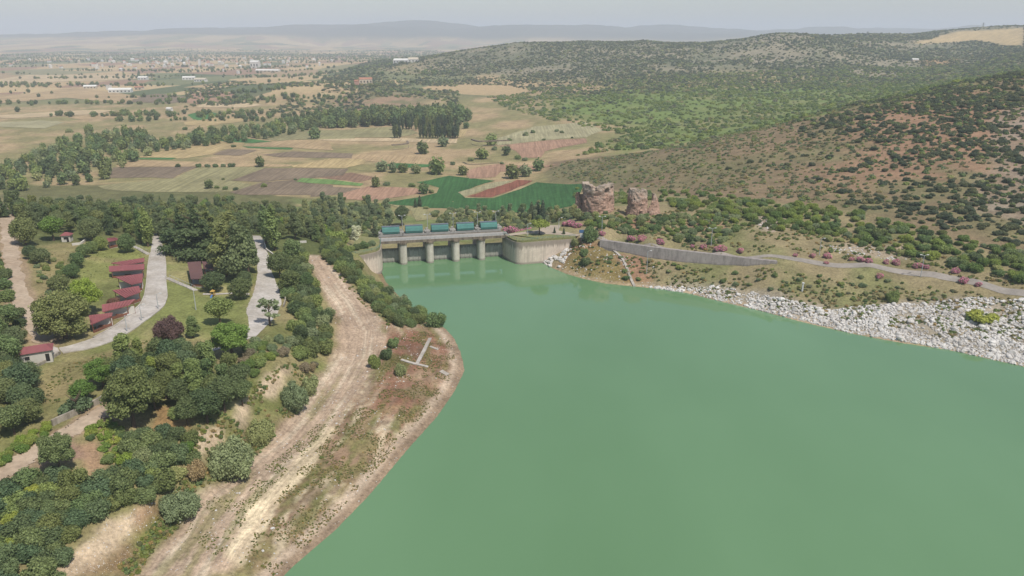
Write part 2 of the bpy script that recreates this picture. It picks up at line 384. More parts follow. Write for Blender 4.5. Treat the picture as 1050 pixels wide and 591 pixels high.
lay(pm([(380,390),(420,395),(450,385),(440,410),(400,440),(380,430)], 2, 3, 6, 76)*sstep(.5,.62,vnoise(GX,GY,6,77,4))[...,None]*0.8, C(124,112,76))
# the worn track itself
trk_l = [(140,591),(150,577),(187,536),(233,494),(265,467),(310,412),(333,380),(347,352),(347,325),(334,305),(322,280),(313,262)]
trk_r = [(238,591),(262,545),(300,490),(332,450),(350,425),(378,385),(396,352),(391,329),(362,296),(350,283),(335,270),(328,262)]
TLW, TRW = hits(trk_l), hits(trk_r)
mid = np.array([(a+b)/2 for a, b in zip(TLW, TRW)])
lat = np.zeros(Z.shape); lon = np.zeros(Z.shape); km = (GY < 460) & (SV < 0.1)
mx, my = mid[:,0], mid[:,1]
bd = np.full(km.sum(), 1e9); lt = np.zeros(km.sum()); ln_ = np.zeros(km.sum()); acc = 0.0; X_, Y_ = GX[km], GY[km]
for i in range(len(mid)-1):
    ex, ey = mx[i+1]-mx[i], my[i+1]-my[i]; l = math.hypot(ex, ey)
    t = np.clip(((X_-mx[i])*ex+(Y_-my[i])*ey)/l/l, 0, 1); dx = X_-mx[i]-t*ex; dy = Y_-my[i]-t*ey; d = np.hypot(dx, dy)
    m = d < bd; bd[m] = d[m]; lt[m] = (np.sign(ex*dy-ey*dx)*d)[m]; ln_[m] = (acc+t*l)[m]; acc += l
lat[km] = lt; lon[km] = ln_
SLON = lambda a, b, seed, o=4: vnoise(lon/a, lat/b, 1.0, seed, o)[...,None]
mott, mott2, mott3 = SLON(16, 1.7, 78), SLON(11, 2.6, 79), SLON(5, 1.6, 77)
tip = pm([(392,345),(440,335),(462,345),(470,372),(460,400),(425,435),(392,425),(380,390)], 3, 3)
lay(bank*(1-.8*tip)*sstep(.54,.66,mott)*.8, C(206,188,158)); lay(bank*sstep(.54,.66,mott2)*.75, C(120,120,72)); lay(bank*sstep(.44,.34,mott3)*.6, C(128,104,84))
track = pm(strip_px(trk_l, trk_r), 1.5, 1.2, 5, 80)
lay(track*(1-0.75*grassy), C(192,170,146), C(174,150,126), nA)
lay(track*(1-.6*grassy)*sstep(.52,.64,SLON(30,1.3,82))*.7, C(212,194,168)); lay(track*sstep(.58,.68,SLON(24,1.5,83))*.55*sstep(230,190,GY)[...,None], C(124,122,72))
lay(pm([(232,566),(256,522),(298,476),(336,438),(350,440),(318,480),(294,508),(266,548),(244,578)], 0.8, 1.6, 4, 81)*(.55+.45*sstep(.4,.6,SLON(10,1.2,84))), C(230,210,174))
rut = track[...,0].copy()
# beaches
shore_l = seg_dist(GX, GY, [(p[0],p[1]) for p in left_shore[:-4]], closed=False)
beach = (sstep(5.4, 3.4, shore_l+(vnoise(GX,GY,5,90,3)-.5)*2.2)*(SV < 0.05)*(LAKE_IN < 0))[...,None]
lay(beach, C(200,180,156), C(176,154,130), nA)
wet = (sstep(0.75, 0.3, np.abs(Z))*(LAKE_IN < 1)*(GY < 400))[...,None]
lay(wet*0.75, C(138,116,92))
# right bank
rb = ((GX > W(545,268)[0]) & (GY < 440) & (GY > 120) & (GX > -20)).astype(float)[...,None]
lay(rb, C(152,138,104), C(130,128,86), sstep(.38,.62,nA*.5+nB*.5))
lay(pm([(590,247),(616,250),(640,262),(668,290),(640,293),(598,284),(572,274),(575,266)], 1.5, 2, 6, 100), C(158,124,92), C(140,124,80), sstep(.4,.62,nA))
lay(pm([(630,262),(662,262),(668,284),(650,290)], 1.5, 2, 6, 101), C(160,126,100))
lay(pm([(640,225),(672,226),(684,236),(650,238)], 1, 1.5, 5, 102), C(160,126,100))
lay(pm([(775,222),(805,222),(808,234),(790,240),(778,234)], 1, 1.5, 5, 103), C(180,162,142))
lay(pm([(860,250),(935,252),(950,265),(880,264)], 1, 2, 5, 104)*0.8, C(176,158,136))
lay(pm([(700,222),(742,222),(750,236),(700,236)], 1, 2, 5, 105)*0.7, C(160,130,104))
shore_r = seg_dist(GX, GY, [(p[0],p[1]) for p in right_shore], closed=False)
rocky = pm([(640,291),(690,290),(740,291),(800,302),(860,316),(900,312),(960,306),(1000,305),(1050,308),(1100,320),(1100,410),(1050,378),(971,360),(875,344),(778,320),(700,301)], 2, 3, 7, 110)
lay(rocky*0.9, C(178,166,148), C(150,138,116), nA)
lay((sstep(3.2, 1.6, shore_r+(vnoise(GX,GY,5,111,3)-.5)*1.5)*(SV > 0)*(LAKE_IN < 0)*(GY < 400))[...,None]*0.8, C(184,160,130))
# valley behind the dam
lay(pm([(300,235),(380,252),(520,242),(595,225),(590,212),(560,215),(420,216),(330,205),(300,205)], 3, 4), C(120,128,80), C(150,140,100), sstep(.4,.6,nA))
lay((sstep(16, 8, seg_dist(GX, GY, [(damp(0,-26,0)[0],damp(0,-26,0)[1]),(damp(L_DAM,-26,0)[0],damp(L_DAM,-26,0)[1])], closed=False))*(LAKE_IN < 0))[...,None], C(178,136,118))
# hill at the right
hillA = pm([(560,176),(600,168),(643,161),(691,152),(740,141),(791,132),(837,120),(882,108),(913,104),(940,97),(974,88),(1004,84),(1050,75),(1300,55),(1300,330),(1050,262),(950,236),(850,216),(760,204),(690,200),(600,192)], 6, 8, 30, 120)
CREST = [(1110,70,712),(1050,76,700),(1004,85,690),(974,89,680),(940,98,670),(913,105,655),(882,108.5,645),(837,121,630),(791,133,615),(740,142,600),(691,153,600),(643,162,605),(594,169,630),(565,174,640)]
def crest(d): return [on_y(u, v, y)+np.array([0, d, 0]) for u, v, y in CREST]
hA_w = crest(45)+hits([(560,186),(600,192),(690,200),(760,204),(850,216),(950,236),(1050,262),(1120,285)])+[np.array([330,290,0]),np.array([800,500,0]),np.array([800,760,0])]
hillA = np.maximum(hillA, sstep(-4, 4, sdist(GX, GY, hA_w))[...,None])
lay(hillA, C(140,121,94), C(130,122,88), sstep(.35,.65,nB))
lay(hillA*sstep(.44,.60,vnoise(GX,GY,60,121,4))[...,None]*sstep(0.22,0.4,SV)[...,None], C(160,128,102))
lay(hillA*pm([(1010,130),(1050,95),(1150,90),(1150,260),(1040,235),(1000,200),(1020,170)], 6, 8, 20, 122)*0.8, C(160,150,136), C(148,122,98), nA)
valleyG = pm([(1004,83),(913,103),(837,119),(740,140),(690,151),(640,158),(600,150),(640,130),(560,118),(560,105),(650,90),(760,92),(860,82),(960,72),(1050,66),(1100,70)], 20, 25, 90, 123)
lay(valleyG, C(118,134,72), C(142,138,92), sstep(.4,.7,nC*.5+nB*.5))
hillC = (sstep(1350, 1750, GY+(nC[...,0]-.5)*700)*sstep(-0.16, -0.06, SV + 0*(GY))*(GY < 4000)*sstep(6, 20, Z))[...,None]
lay(sstep(8400,9000,GY)[...,None], C(72,80,76), C(92,94,84), nC)
lay(hillC, C(120,120,94), C(150,140,116), sstep(.40,.62,nC*.45+nB*.55))
lay(pm([(940,45),(975,33),(1050,29),(1050,48),(1000,42)], 20, 20, 60, 124), C(196,172,128))
lay(pm([(945,62),(980,60),(985,68),(950,70)], 10, 10, 40, 125), C(176,146,108)); lay(pm([(955,78),(990,72),(1000,80),(965,84)], 8, 8, 40, 126), C(168,142,116))
lay(pm([(200,92),(290,86),(320,92),(345,96),(300,104),(210,102)], 15, 20, 60, 127), C(134,126,92), C(164,136,108), sstep(.45,.6,nB))
lay(pm([(350,95),(400,92),(440,100),(430,112),(360,114),(320,108)], 15, 20, 60, 128), C(130,124,90), C(164,136,110), sstep(.45,.6,nB))

cov *= (0.80+0.42*vnoise(GX, GY, 3.2, 150, 3)*1.0)[...,None]*(0.86+0.28*vnoise(GX, GY, 11, 151, 3))[...,None]
nv = Z.size; nr, ncn = Z.shape
me = bpy.data.meshes.new('ground')
idx = np.arange(nv).reshape(nr, ncn)
quads = np.stack([idx[:-1,:-1], idx[:-1,1:], idx[1:,1:], idx[1:,:-1]], -1).reshape(-1, 4)
me.vertices.add(nv); me.vertices.foreach_set('co', np.stack([GX, GY, Z], -1).astype(np.float32).ravel())
me.loops.add(quads.size); me.loops.foreach_set('vertex_index', quads.ravel().astype(np.int32))
me.polygons.add(len(quads)); me.polygons.foreach_set('loop_start', np.arange(0, quads.size, 4, dtype=np.int32))
me.polygons.foreach_set('use_smooth', np.ones(len(quads), bool))
at = me.attributes.new('cover', 'FLOAT_COLOR', 'POINT'); at.data.foreach_set('color', np.concatenate([cov, np.ones(Z.shape+(1,))], -1).astype(np.float32).ravel())
at = me.attributes.new('lat', 'FLOAT', 'POINT'); at.data.foreach_set('value', lat.astype(np.float32).ravel())
at = me.attributes.new('rut', 'FLOAT', 'POINT'); at.data.foreach_set('value', rut.astype(np.float32).ravel())
at = me.attributes.new('plain', 'FLOAT', 'POINT')
at.data.foreach_set('value', (sstep(1250, 1500, GY)*sstep(22, 8, Z)*(GY < 12500)*(1-hillC[...,0])*sstep(0.12, -0.02, SV)+sstep(5000,7000,GY)*sstep(8900,8300,GY)*0.8).clip(0,1).astype(np.float32).ravel())
me.update(calc_edges=True); me.validate()
m, nt, b = new_mat('ground_cover')
p = pos(nt)
cva = nd(nt, 'ShaderNodeAttribute', attribute_name='cover').outputs['Color']
# far plain: patchwork of fields too distant to tell apart
wv = nd(nt, 'ShaderNodeTexVoronoi', Scale=1.0, Randomness=0.85); wv.distance = 'CHEBYCHEV'
L(nt, mapping(nt, p, (0.0055, 0.0030, 0.0), (0,0,0.35)), wv.inputs['Vector'])
sepc = nt.nodes.new('ShaderNodeSeparateColor'); L(nt, wv.outputs['Color'], sepc.inputs[0])
pc = ramp(nt, sepc.outputs[0], [(0.0,C(190,164,124)),(0.22,C(170,146,112)),(0.36,C(128,130,92)),(0.48,C(196,172,130)),(0.62,C(104,112,78)),(0.74,C(160,130,106)),(0.86,C(146,140,104)),(1.0,C(118,124,84))])
nt.nodes[-1].color_ramp.interpolation = 'CONSTANT'
pf = nd(nt, 'ShaderNodeAttribute', attribute_name='plain').outputs['Fac']
c0 = mixc(nt, pf, cva, pc)
n1 = noise(nt, 1.1, 8, 0.7, p); n2 = noise(nt, 0.12, 6, 0.65, p); n3 = noise(nt, 4.0, 4, 0.7, p)
c1 = mixc(nt, 1.0, c0, ramp(nt, n1, [(0.28,0.50),(0.5,1.0),(0.74,1.38)]), 'MULTIPLY')
c1 = mixc(nt, 1.0, c1, ramp(nt, n2, [(0.3,0.80),(0.7,1.18)]), 'MULTIPLY')
c1 = mixc(nt, 1.0, c1, ramp(nt, n3, [(0.3,0.80),(0.7,1.15)]), 'MULTIPLY')
# wheel ruts run along the track
la = nd(nt, 'ShaderNodeAttribute', attribute_name='lat').outputs['Fac']; ru = nd(nt, 'ShaderNodeAttribute', attribute_name='rut').outputs['Fac']
cmb = nt.nodes.new('ShaderNodeCombineXYZ'); L(nt, la, cmb.inputs[0])
vm = nd(nt, 'ShaderNodeVectorMath', operation='SCALE'); L(nt, p, vm.inputs[0]); vm.inputs['Scale'].default_value = 0.03
va = nd(nt, 'ShaderNodeVectorMath', operation='ADD'); L(nt, cmb.outputs[0], va.inputs[0]); L(nt, vm.outputs[0], va.inputs[1])
rn = noise(nt, 1.6, 4, 0.6, va.outputs[0])
rc = ramp(nt, rn, [(0.34,0.82),(0.5,1.0),(0.64,1.14)])
c2 = mixc(nt, ru, c1, mixc(nt, 1.0, c1, rc, 'MULTIPLY'))
L(nt, c2, b.inputs['Base Color']); b.inputs['Roughness'].default_value = 0.95; b.inputs['Specular IOR Level'].default_value = 0.1
bump(nt, b, n1, 0.55, 0.35)
me.materials.append(m)
tag(obj('ground', me), 'dry grass and soil ground of the banks, valley and hills', None, None, 'structure')

# ------------------------------------------------------------------ water
m, nt, b = new_mat('lake_water')
p = pos(nt)
nz = noise(nt, 0.009, 4, 0.55, mapping(nt, p, (1,0.5,1), (0,0,0.5)))
L(nt, mixc(nt, ramp(nt, nz, [(0.35,0.0),(0.65,1.0)]), (0.106,0.198,0.093), (0.132,0.236,0.118)), b.inputs['Base Color'])
b.inputs['Roughness'].default_value = 0.055; b.inputs['IOR'].default_value = 1.33; b.inputs['Specular IOR Level'].default_value = 0.5
wv1 = noise(nt, 0.9, 4, 0.55, mapping(nt, p, (1,0.55,1), (0,0,0.4))); bump(nt, b, wv1, 0.09, 0.10)
def grow(P, d):
    n = len(P); o = []
    for i in range(n):
        a, c, q = np.array(P[i-1][:2]), np.array(P[(i+1)%n][:2]), np.array(P[i][:2])
        t = c-a; t = t/np.linalg.norm(t); o.append((q[0]-t[1]*d, q[1]+t[0]*d))
    return o
area = sum(water_poly[i][0]*water_poly[(i+1)%len(water_poly)][1]-water_poly[(i+1)%len(water_poly)][0]*water_poly[i][1] for i in range(len(water_poly)))
wpoly = []
nl, nrs = len(left_shore), len(right_shore)
g = grow(water_poly, 2.5 if area < 0 else -2.5)
for i, q in enumerate(water_poly):
    shore = i < nl-1 or i >= len(water_poly)-2-nrs+1
    wpoly.append((g[i][0], g[i][1], 0.0) if shore else (q[0], q[1], 0.0))
wme = mesh_from('lake_water', wpoly, [tuple(range(len(wpoly)))], m)
if wme.polygons[0].normal.z < 0: wme.flip_normals()
tag(obj('lake_water', wme), 'calm opaque green reservoir water', None, None, 'structure')
print('terrain done')
# ------------------------------------------------------------------ sheets laid on the ground: fields, roads, paths
def drape(name, poly, mat, off, step, kind='structure', label=None, maxlen=None):
    """one sheet inside a world outline, following the ground"""
    bm = bmesh.new(); vs = [bm.verts.new((p[0], p[1], 0)) for p in poly]
    try: f = bm.faces.new(vs)
    except ValueError: bm.free(); return None
    xs = [p[0] for p in poly]; ys = [p[1] for p in poly]
    for ax, lo, hi in ((0, min(xs), max(xs)), (1, min(ys), max(ys))):
        k = lo + step
        while k < hi:
            nrm = (1,0,0) if ax == 0 else (0,1,0); co = (k,0,0) if ax == 0 else (0,k,0)
            bmesh.ops.bisect_plane(bm, geom=bm.verts[:]+bm.edges[:]+bm.faces[:], plane_co=co, plane_no=nrm); k += step
    bmesh.ops.triangulate(bm, faces=bm.faces[:])
    co = np.array([v.co[:2] for v in bm.verts]); zz = hmesh(co[:,0], co[:,1])+off
    for v, z in zip(bm.verts, zz): v.co.z = z
    for f in bm.faces:
        if f.normal.z == 0: f.normal_update()
    me = bpy.data.meshes.new(name); bm.to_mesh(me); bm.free()
    me.materials.append(mat); me.update()
    if sum(p.normal.z for p in me.polygons) < 0: me.flip_normals()
    o = obj(name, me)
    if kind: o['kind'] = kind
    if label: o['label'] = label
    return o
def densify(pts, step):
    P = [np.array(p, float) for p in pts]; out = [P[0]]
    for a, b in zip(P[:-1], P[1:]):
        n = max(1, int(np.linalg.norm(b-a)/step))
        out += [a+(b-a)*(k+1)/n for k in range(n)]
    return out
def resample(pts, n):
    P = np.array([p[:2] for p in pts]); d = np.concatenate([[0], np.cumsum(np.hypot(*np.diff(P, axis=0).T))])
    t = np.linspace(0, d[-1], n)
    def sm(a):
        q = np.interp(t, d, a)
        for _ in range(max(1, n//40)): q[1:-1] = (q[:-2]+2*q[1:-1]+q[2:])/4
        return q
    return np.stack([sm(P[:,0]), sm(P[:,1])], 1)
def ribbon(name, lpts, rpts, mat, off=0.08, n=80, c=5, label=None, parent=None, wob=0.0):
    A, B = resample(lpts, n), resample(rpts, n); V = []; F = []
    for i in range(n):
        for j in range(c+1):
            t = j/c; q = A[i]*(1-t)+B[i]*t
            if wob and j in (0, c): q = q + (np.array([random.random(), random.random()])-.5)*wob
            V.append((q[0], q[1], 0))
    V = np.array(V); V[:,2] = hmesh(V[:,0], V[:,1])+off
    for i in range(n-1):
        for j in range(c):
            k = i*(c+1)+j; F.append((k, k+1, k+c+2, k+c+1))
    me = mesh_from(name, V, F, mat, True)
    if sum(p.normal.z for p in me.polygons) < 0: me.flip_normals()
    o = obj(name, me, parent); 
    if parent is None: o['kind'] = 'structure'
    if label: o['label'] = label
    return o
def centre_ribbon(pts, width):
    P = resample(pts, 60); T = np.gradient(P, axis=0); T /= np.linalg.norm(T, axis=1)[:,None]; N = np.stack([-T[:,1], T[:,0]], 1)
    return P+N*width/2, P-N*width/2

def field_mat(name, col, rot=0.0, var=0.18, rows=0.6):
    m, nt, b = new_mat(name); p = pos(nt)
    n0 = noise(nt, 0.02, 4, 0.6, p); n1 = noise(nt, 0.35, 5, 0.65, p)
    st = noise(nt, rows, 3, 0.6, mapping(nt, p, (1.0, 0.03, 1), (0,0,rot)))
    c = mixc(nt, 1.0, col, ramp(nt, n0, [(0.3,1-var),(0.7,1+var)]), 'MULTIPLY')
    c = mixc(nt, 1.0, c, ramp(nt, n1, [(0.25,0.72),(0.75,1.22)]), 'MULTIPLY')
    c = mixc(nt, 1.0, c, ramp(nt, st, [(0.38,0.78),(0.62,1.16)]), 'MULTIPLY')
    L(nt, c, b.inputs['Base Color']); b.inputs['Roughness'].default_value = 0.95; b.inputs['Specular IOR Level'].default_value = 0.1
    return m
FM = {k: field_mat('field_'+k, C(*c), r) for k, c, r in [('mauve',(134,118,98),1.3),('olive',(150,143,104),1.2),('tan',(182,157,120),1.4),('yellow',(184,162,118),1.1),('green',(80,122,70),1.35),('lightgreen',(120,148,86),1.2),
      ('deepgreen',(68,106,60),1.0),('redsoil',(144,94,76),0.9),('pink',(170,136,112),0.6),('palegrass',(168,160,124),0.9),('brown',(148,120,98),1.2),('straw',(196,174,138),1.5)]}
Afn = lambda P: [(60+x/3.75, 120+y/3.75) for x, y in P]
Bfn = lambda P: [(320+x/3.75, 110+y/3.75) for x, y in P]
Dfn = lambda P: [(x/4.375, 20+y/4.375) for x, y in P]
Efn = lambda P: [(200+x/4.375, 20+y/4.375) for x, y in P]
fields = [
 (Afn,'mauve','dark mauve ploughed field beside the tall lone tree',[(160,235),(210,195),(530,193),(440,237)]),
 (Afn,'olive','long olive stubble field behind the pine belt',[(155,265),(440,238),(532,194),(800,195),(660,245),(740,262),(700,282),(600,290),(350,290),(170,280)]),
 (Afn,'mauve','dark ploughed strip crossed by a small lone tree',[(660,245),(802,197),(1120,200),(1100,226),(920,240),(780,250)]),
 (Afn,'mauve','dull ploughed field behind the forest edge',[(745,262),(790,252),(915,243),(935,252),(1050,264),(1060,300),(700,300),(660,290)]),
 (Afn,'lightgreen','light green field strip between ploughed fields',[(912,250),(940,236),(1050,240),(1180,258),(1160,268),(1050,262)]),
 (Afn,'tan','long tan stubble strip by the riverside trees',[(220,190),(280,166),(520,172),(900,185),(880,192),(535,192),(240,194)]),
 (Afn,'yellow','straw coloured field at the riverside tree row',[(400,130),(560,92),(720,100),(700,122),(640,124),(590,144),(480,160),(300,156)]),
 (Afn,'mauve','small mauve field among the straw fields',[(590,146),(642,126),(770,128),(700,150)]),
 (Afn,'green','green plot along the foot of the tree row',[(580,90),(700,82),(830,95),(740,102)]),
 (Afn,'tan','pale tan field beyond the long green strip',[(740,105),(900,90),(1040,95),(1050,130),(900,118),(720,112)]),
 (Afn,'green','thin dark green strip across tan fields',[(700,114),(900,120),(890,127),(720,120)]),
 (Afn,'mauve','mauve ploughed strip before the poplars',[(790,146),(900,134),(1130,141),(1120,160),(850,156)]),
 (Afn,'yellow','golden field right of the mauve strip',[(900,188),(1050,161),(1180,164),(1170,182),(1100,198),(905,194)]),
 (Afn,'olive','olive pasture around the round field tree',[(720,74),(880,52),(1160,50),(1140,84),(900,88),(840,94)]),
 (Afn,'green','narrow green strip under the tree row',[(280,160),(450,158),(440,164),(300,164)]),
 (Bfn,'deepgreen','large deep green crop field behind the dam',[(270,370),(420,345),(480,330),(490,310),(400,290),(530,265),(700,284),(560,328),(585,350),(692,352),(858,290),(1040,295),(1010,378),(700,397),(450,388)]),
 (Bfn,'redsoil','long red ploughed strip inside the green field',[(590,344),(790,280),(852,284),(690,346)]),
 (Bfn,'palegrass','pale grass headland beside the red strip',[(566,330),(704,288),(788,280),(586,344)]),
 (Bfn,'pink','tan bare field above the green crop',[(590,245),(700,220),(960,215),(850,240),(720,250),(700,270),(600,275)]),
 (Bfn,'pink','pinkish bare field on the lower hill slope',[(720,150),(800,140),(1050,120),(1060,138),(900,170),(880,195),(800,197),(790,170)]),
 (Bfn,'palegrass','dry pasture on the slope dotted with shrubs',[(690,128),(860,75),(1050,58),(1120,90),(1050,116),(800,138),(720,147)]),
 (Bfn,'tan','tan field with a hedge before the green crop',[(100,190),(190,182),(400,190),(560,212),(420,222),(300,215),(140,200)]),
 (Bfn,'straw','thin straw strip at the foot of the poplars',[(0,122),(300,120),(556,124),(560,138),(300,132),(60,130)]),
 (Bfn,'olive','olive meadow beyond the straw strip',[(50,92),(330,74),(415,100),(330,117),(60,118)]),
 (Bfn,'yellow','yellowish meadow behind the poplar clump',[(420,106),(410,82),(600,88),(570,118)]),
 (Bfn,'brown','brown field plot behind the small green strip',[(10,270),(150,252),(250,272),(180,290),(70,276)]),
 (Bfn,'mauve','dull brown plot nearest the willow scrub',[(0,305),(190,312),(100,336),(0,346)]),
 (Bfn,'pink','tan bare plot beside the willow scrub',[(120,332),(220,305),(400,312),(425,332),(250,360),(110,355)]),
 (Bfn,'green','small green plot left of the scrub clump',[(270,222),(330,216),(470,222),(440,232),(320,234)]),
 (Bfn,'olive','grassy strip running down to the dam',[(290,375),(440,388),(470,430),(400,440),(380,400)]),
 (Dfn,'straw','wide straw field across the far plain',[(0,268),(120,250),(480,250),(700,262),(500,275),(200,282),(0,290)]),
 (Dfn,'tan','tan field left of the white farm sheds',[(160,330),(330,305),(420,318),(640,345),(560,380),(300,352),(0,378),(0,350)]),
 (Dfn,'mauve','grey green field right of the farm sheds',[(570,355),(700,335),(860,350),(860,362),(760,378),(600,372)]),
 (Dfn,'pink','reddish field beyond the farm track',[(860,335),(960,320),(1050,330),(1050,372),(880,380),(820,372)]),
 (Dfn,'straw','straw strip at the foot of the long hedgerow',[(0,432),(160,420),(380,408),(520,408),(440,425),(200,438),(0,446)]),
 (Dfn,'tan','tan field in front of the hedgerow',[(420,432),(560,428),(560,440),(380,452),(300,440)]),
 (Dfn,'palegrass','pale pasture left of the riverside scrub',[(0,462),(190,455),(300,462),(200,490),(0,482)]),
 (Dfn,'yellow','yellow field right of the riverside scrub',[(830,462),(960,440),(1050,442),(1050,462),(900,480),(840,474)]),
 (Dfn,'green','bright green field among the scattered trees',[(830,430),(900,415),(980,425),(940,445),(860,450)]),
 (Efn,'straw','straw field left of the brown knoll',[(0,395),(60,372),(240,375),(310,385),(180,398)]),
 (Efn,'tan','tan field below the straw field',[(0,345),(80,322),(160,325),(180,352),(60,372),(0,370)]),
 (Efn,'yellow','straw field beside the long tree row',[(0,462),(160,442),(330,435),(300,452),(120,470),(0,490)]),
 (Efn,'green','green field at the near end of the tree row',[(0,425),(60,410),(110,430),(60,450),(0,455)]),
 (Efn,'tan','orange tan field by the farmhouse',[(570,310),(640,298),(700,312),(660,328),(580,325)]),
]
prng = random.Random(2)
for i, (fn, k, lab, P) in enumerate(fields):
    w = hits(fn(P)); dist = np.mean([q[1] for q in w])
    w = [q+np.array([prng.uniform(-1,1), prng.uniform(-1,1), 0])*dist/420 for q in densify(w+[w[0]], dist/45)[:-1]]
    drape('crop_field', w, FM[k], (0.18+0.012*(i % 5)) * max(1, dist/700), max(6, dist/60), label=lab)

M_CONC = surf('pale_concrete', C(208,200,190), 0.3, 0.9, 0.85, C(178,168,154), 0.2)
M_DIRT = surf('dirt_road', C(200,180,156), 0.3, 0.7, 0.95, C(178,156,132), 0.4)
M_GREYROAD = surf('worn_grey_road', C(172,162,150), 0.22, 0.8, 0.9, C(150,142,132), 0.2)
M_LAWN = surf('lawn', C(128,132,82), 0.35, 1.3, 0.95, C(146,140,96), 0.4)
M_PAVING = surf('platform_paving', C(188,172,150), 0.2, 0.9, 0.9, C(170,156,138), 0.2)
ribbon('park_road', hits([(157,240),(156,250),(154,260),(152,275),(151,290),(149,303),(145,312),(134,323),(118,335),(96,347),(78,353),(60,357)]),
       hits([(163,240),(165,250),(168,258),(169.5,272),(169.5,290),(171,304),(168,313),(154,325),(123,346),(106,353),(87,358.5),(64,362)]), M_CONC, 0.09, 110, 6, 'pale concrete park road curving past the red shelters', wob=0.25)
ribbon('park_path', hits([(59,357),(45,353),(40,357)]), hits([(62,362),(48,368),(42,372)]), M_CONC, 0.11, 20, 4, 'pale concrete apron before the white hut', wob=0.2)
ribbon('park_road', hits([(258,242),(262,252),(264,264),(264,280),(262,293),(258,306),(252,318),(256,333),(250,345)]),
       hits([(266,242),(271,252),(276,264),(279,280),(286,296),(289,312),(283,324),(272,336),(262,346)]), M_CONC, 0.09, 80, 6, 'broken pale concrete road between tree rows', wob=0.3)
a, b_ = centre_ribbon(hits([(255,346),(238,354),(220,358),(205,364),(193,369)]), 2.2); ribbon('garden_path', a, b_, M_CONC, 0.12, 40, 3, 'narrow pale path below the bright green tree', wob=0.2)
a, b_ = centre_ribbon(hits([(208,302),(222,302),(240,301),(256,302)]), 1.6); ribbon('garden_path', a, b_, M_CONC, 0.12, 30, 3, 'short garden path by the playground', wob=0.1)
a, b_ = centre_ribbon(hits([(2,208),(6,222),(9,240),(11,258),(15,280),(20,305),(28,324),(38,340),(48,352)]), 5.0); ribbon('dirt_road', a, b_, M_DIRT, 0.10, 150, 6, 'sandy dirt road climbing through the pines', wob=1.6)
a, b_ = centre_ribbon(hits([(-40,507),(0,487),(42,460),(74,441),(112,419)]), 4.6); ribbon('dirt_road', a, b_, M_DIRT, 0.10, 130, 6, 'pale dirt road along the low concrete wall', wob=1.1)
RT = [(600,241),(619,243.7),(665.6,250),(740,258.6),(826,265.6),(891,269.4),(955,278.5),(1003,287),(1050,297.7),(1110,312)]
RB_ = [(600,244),(617,246.4),(665.6,253.4),(740,262),(826,270),(891,274),(955,284.5),(1003,293.6),(1050,304.5),(1110,320)]
RTW, RBW = hits(RT), hits(RB_)
ribbon('lake_road', RTW, RBW, M_GREYROAD, 0.10, 140, 5, 'grey road above the retaining wall on the far bank')
def kerb(px, label):
    P = resample(hits(px), 120); T = np.gradient(P, axis=0); T /= np.linalg.norm(T, axis=1)[:,None]; N = np.stack([-T[:,1], T[:,0]], 1)*.22; V = []; F = []
    for i, (q, nn) in enumerate(zip(P, N)):
        z = ground(*q)
        for s_, zz in ((1, z-.3), (1, z+.26), (-1, z+.26), (-1, z-.3)): V.append((q[0]+nn[0]*s_, q[1]+nn[1]*s_, zz))
        if i:
            for k in range(3): F.append((4*i-4+k, 4*i-4+k+1, 4*i+k+1, 4*i+k))
    o = obj('kerb', mesh_from('kerb', V, F, M_CONC)); bm = bmesh.new(); bm.from_mesh(o.data); bmesh.ops.recalc_face_normals(bm, faces=bm.faces[:]); bm.to_mesh(o.data); bm.free(); tag(o, label, None, None, 'structure')
kerb([(165.3,250),(168.4,258),(170,272),(170,290),(171.5,304),(168.5,313.5),(154.5,325.5),(123.5,346.5),(106.5,353.5),(87.5,359),(64.5,362.6)], 'pale kerb along the outer edge of the park road')
kerb([(153.6,262),(151.6,275),(150.6,290),(148.6,303),(144.6,311.6),(133.6,322.6),(117.6,334.6),(95.6,346.6)], 'pale kerb between the park road and the shelters')
# platform on the right abutment
plat = [p+np.array([0,0,0]) for p in [rwall[0], rwall[1], rwall[2], rwall[3], rwall[4], rwall[5], rwall[6], rwall[7], rwall[8]]]
cen = on_z(556, 240, 11)
def inset(p, d): 
    q = cen-p; q[2] = 0; return p + q/np.linalg.norm(q)*d
plat_in = [inset(p, 0.5) for p in plat]
back = [on_z(592,240,11.1), on_z(585,231,11.1), on_z(562,230.5,11.1), on_z(517,241,11.1)]
P0 = [(p[0],p[1]) for p in plat_in]+[(p[0],p[1]) for p in back]
tag(MB().prism(P0, 8.5, 11.12).build('platform_lawn', M_LAWN), 'grass top of the curved wall beside the dam', None, None, 'structure')
pv_ = [on_z(519,242.3,11.13), on_z(543,239.7,11.13), on_z(566,240.6,11.13), on_z(591,242.2,11.13), on_z(596,241,11.13), on_z(585,231.5,11.13), on_z(562,231,11.13), on_z(552,236,11.13), on_z(518,240.6,11.13)]
tag(MB().prism([(p[0],p[1]) for p in pv_], 11.0, 11.2).build('platform_paving', M_PAVING), 'pale paved approach to the dam deck', None, None, 'structure')

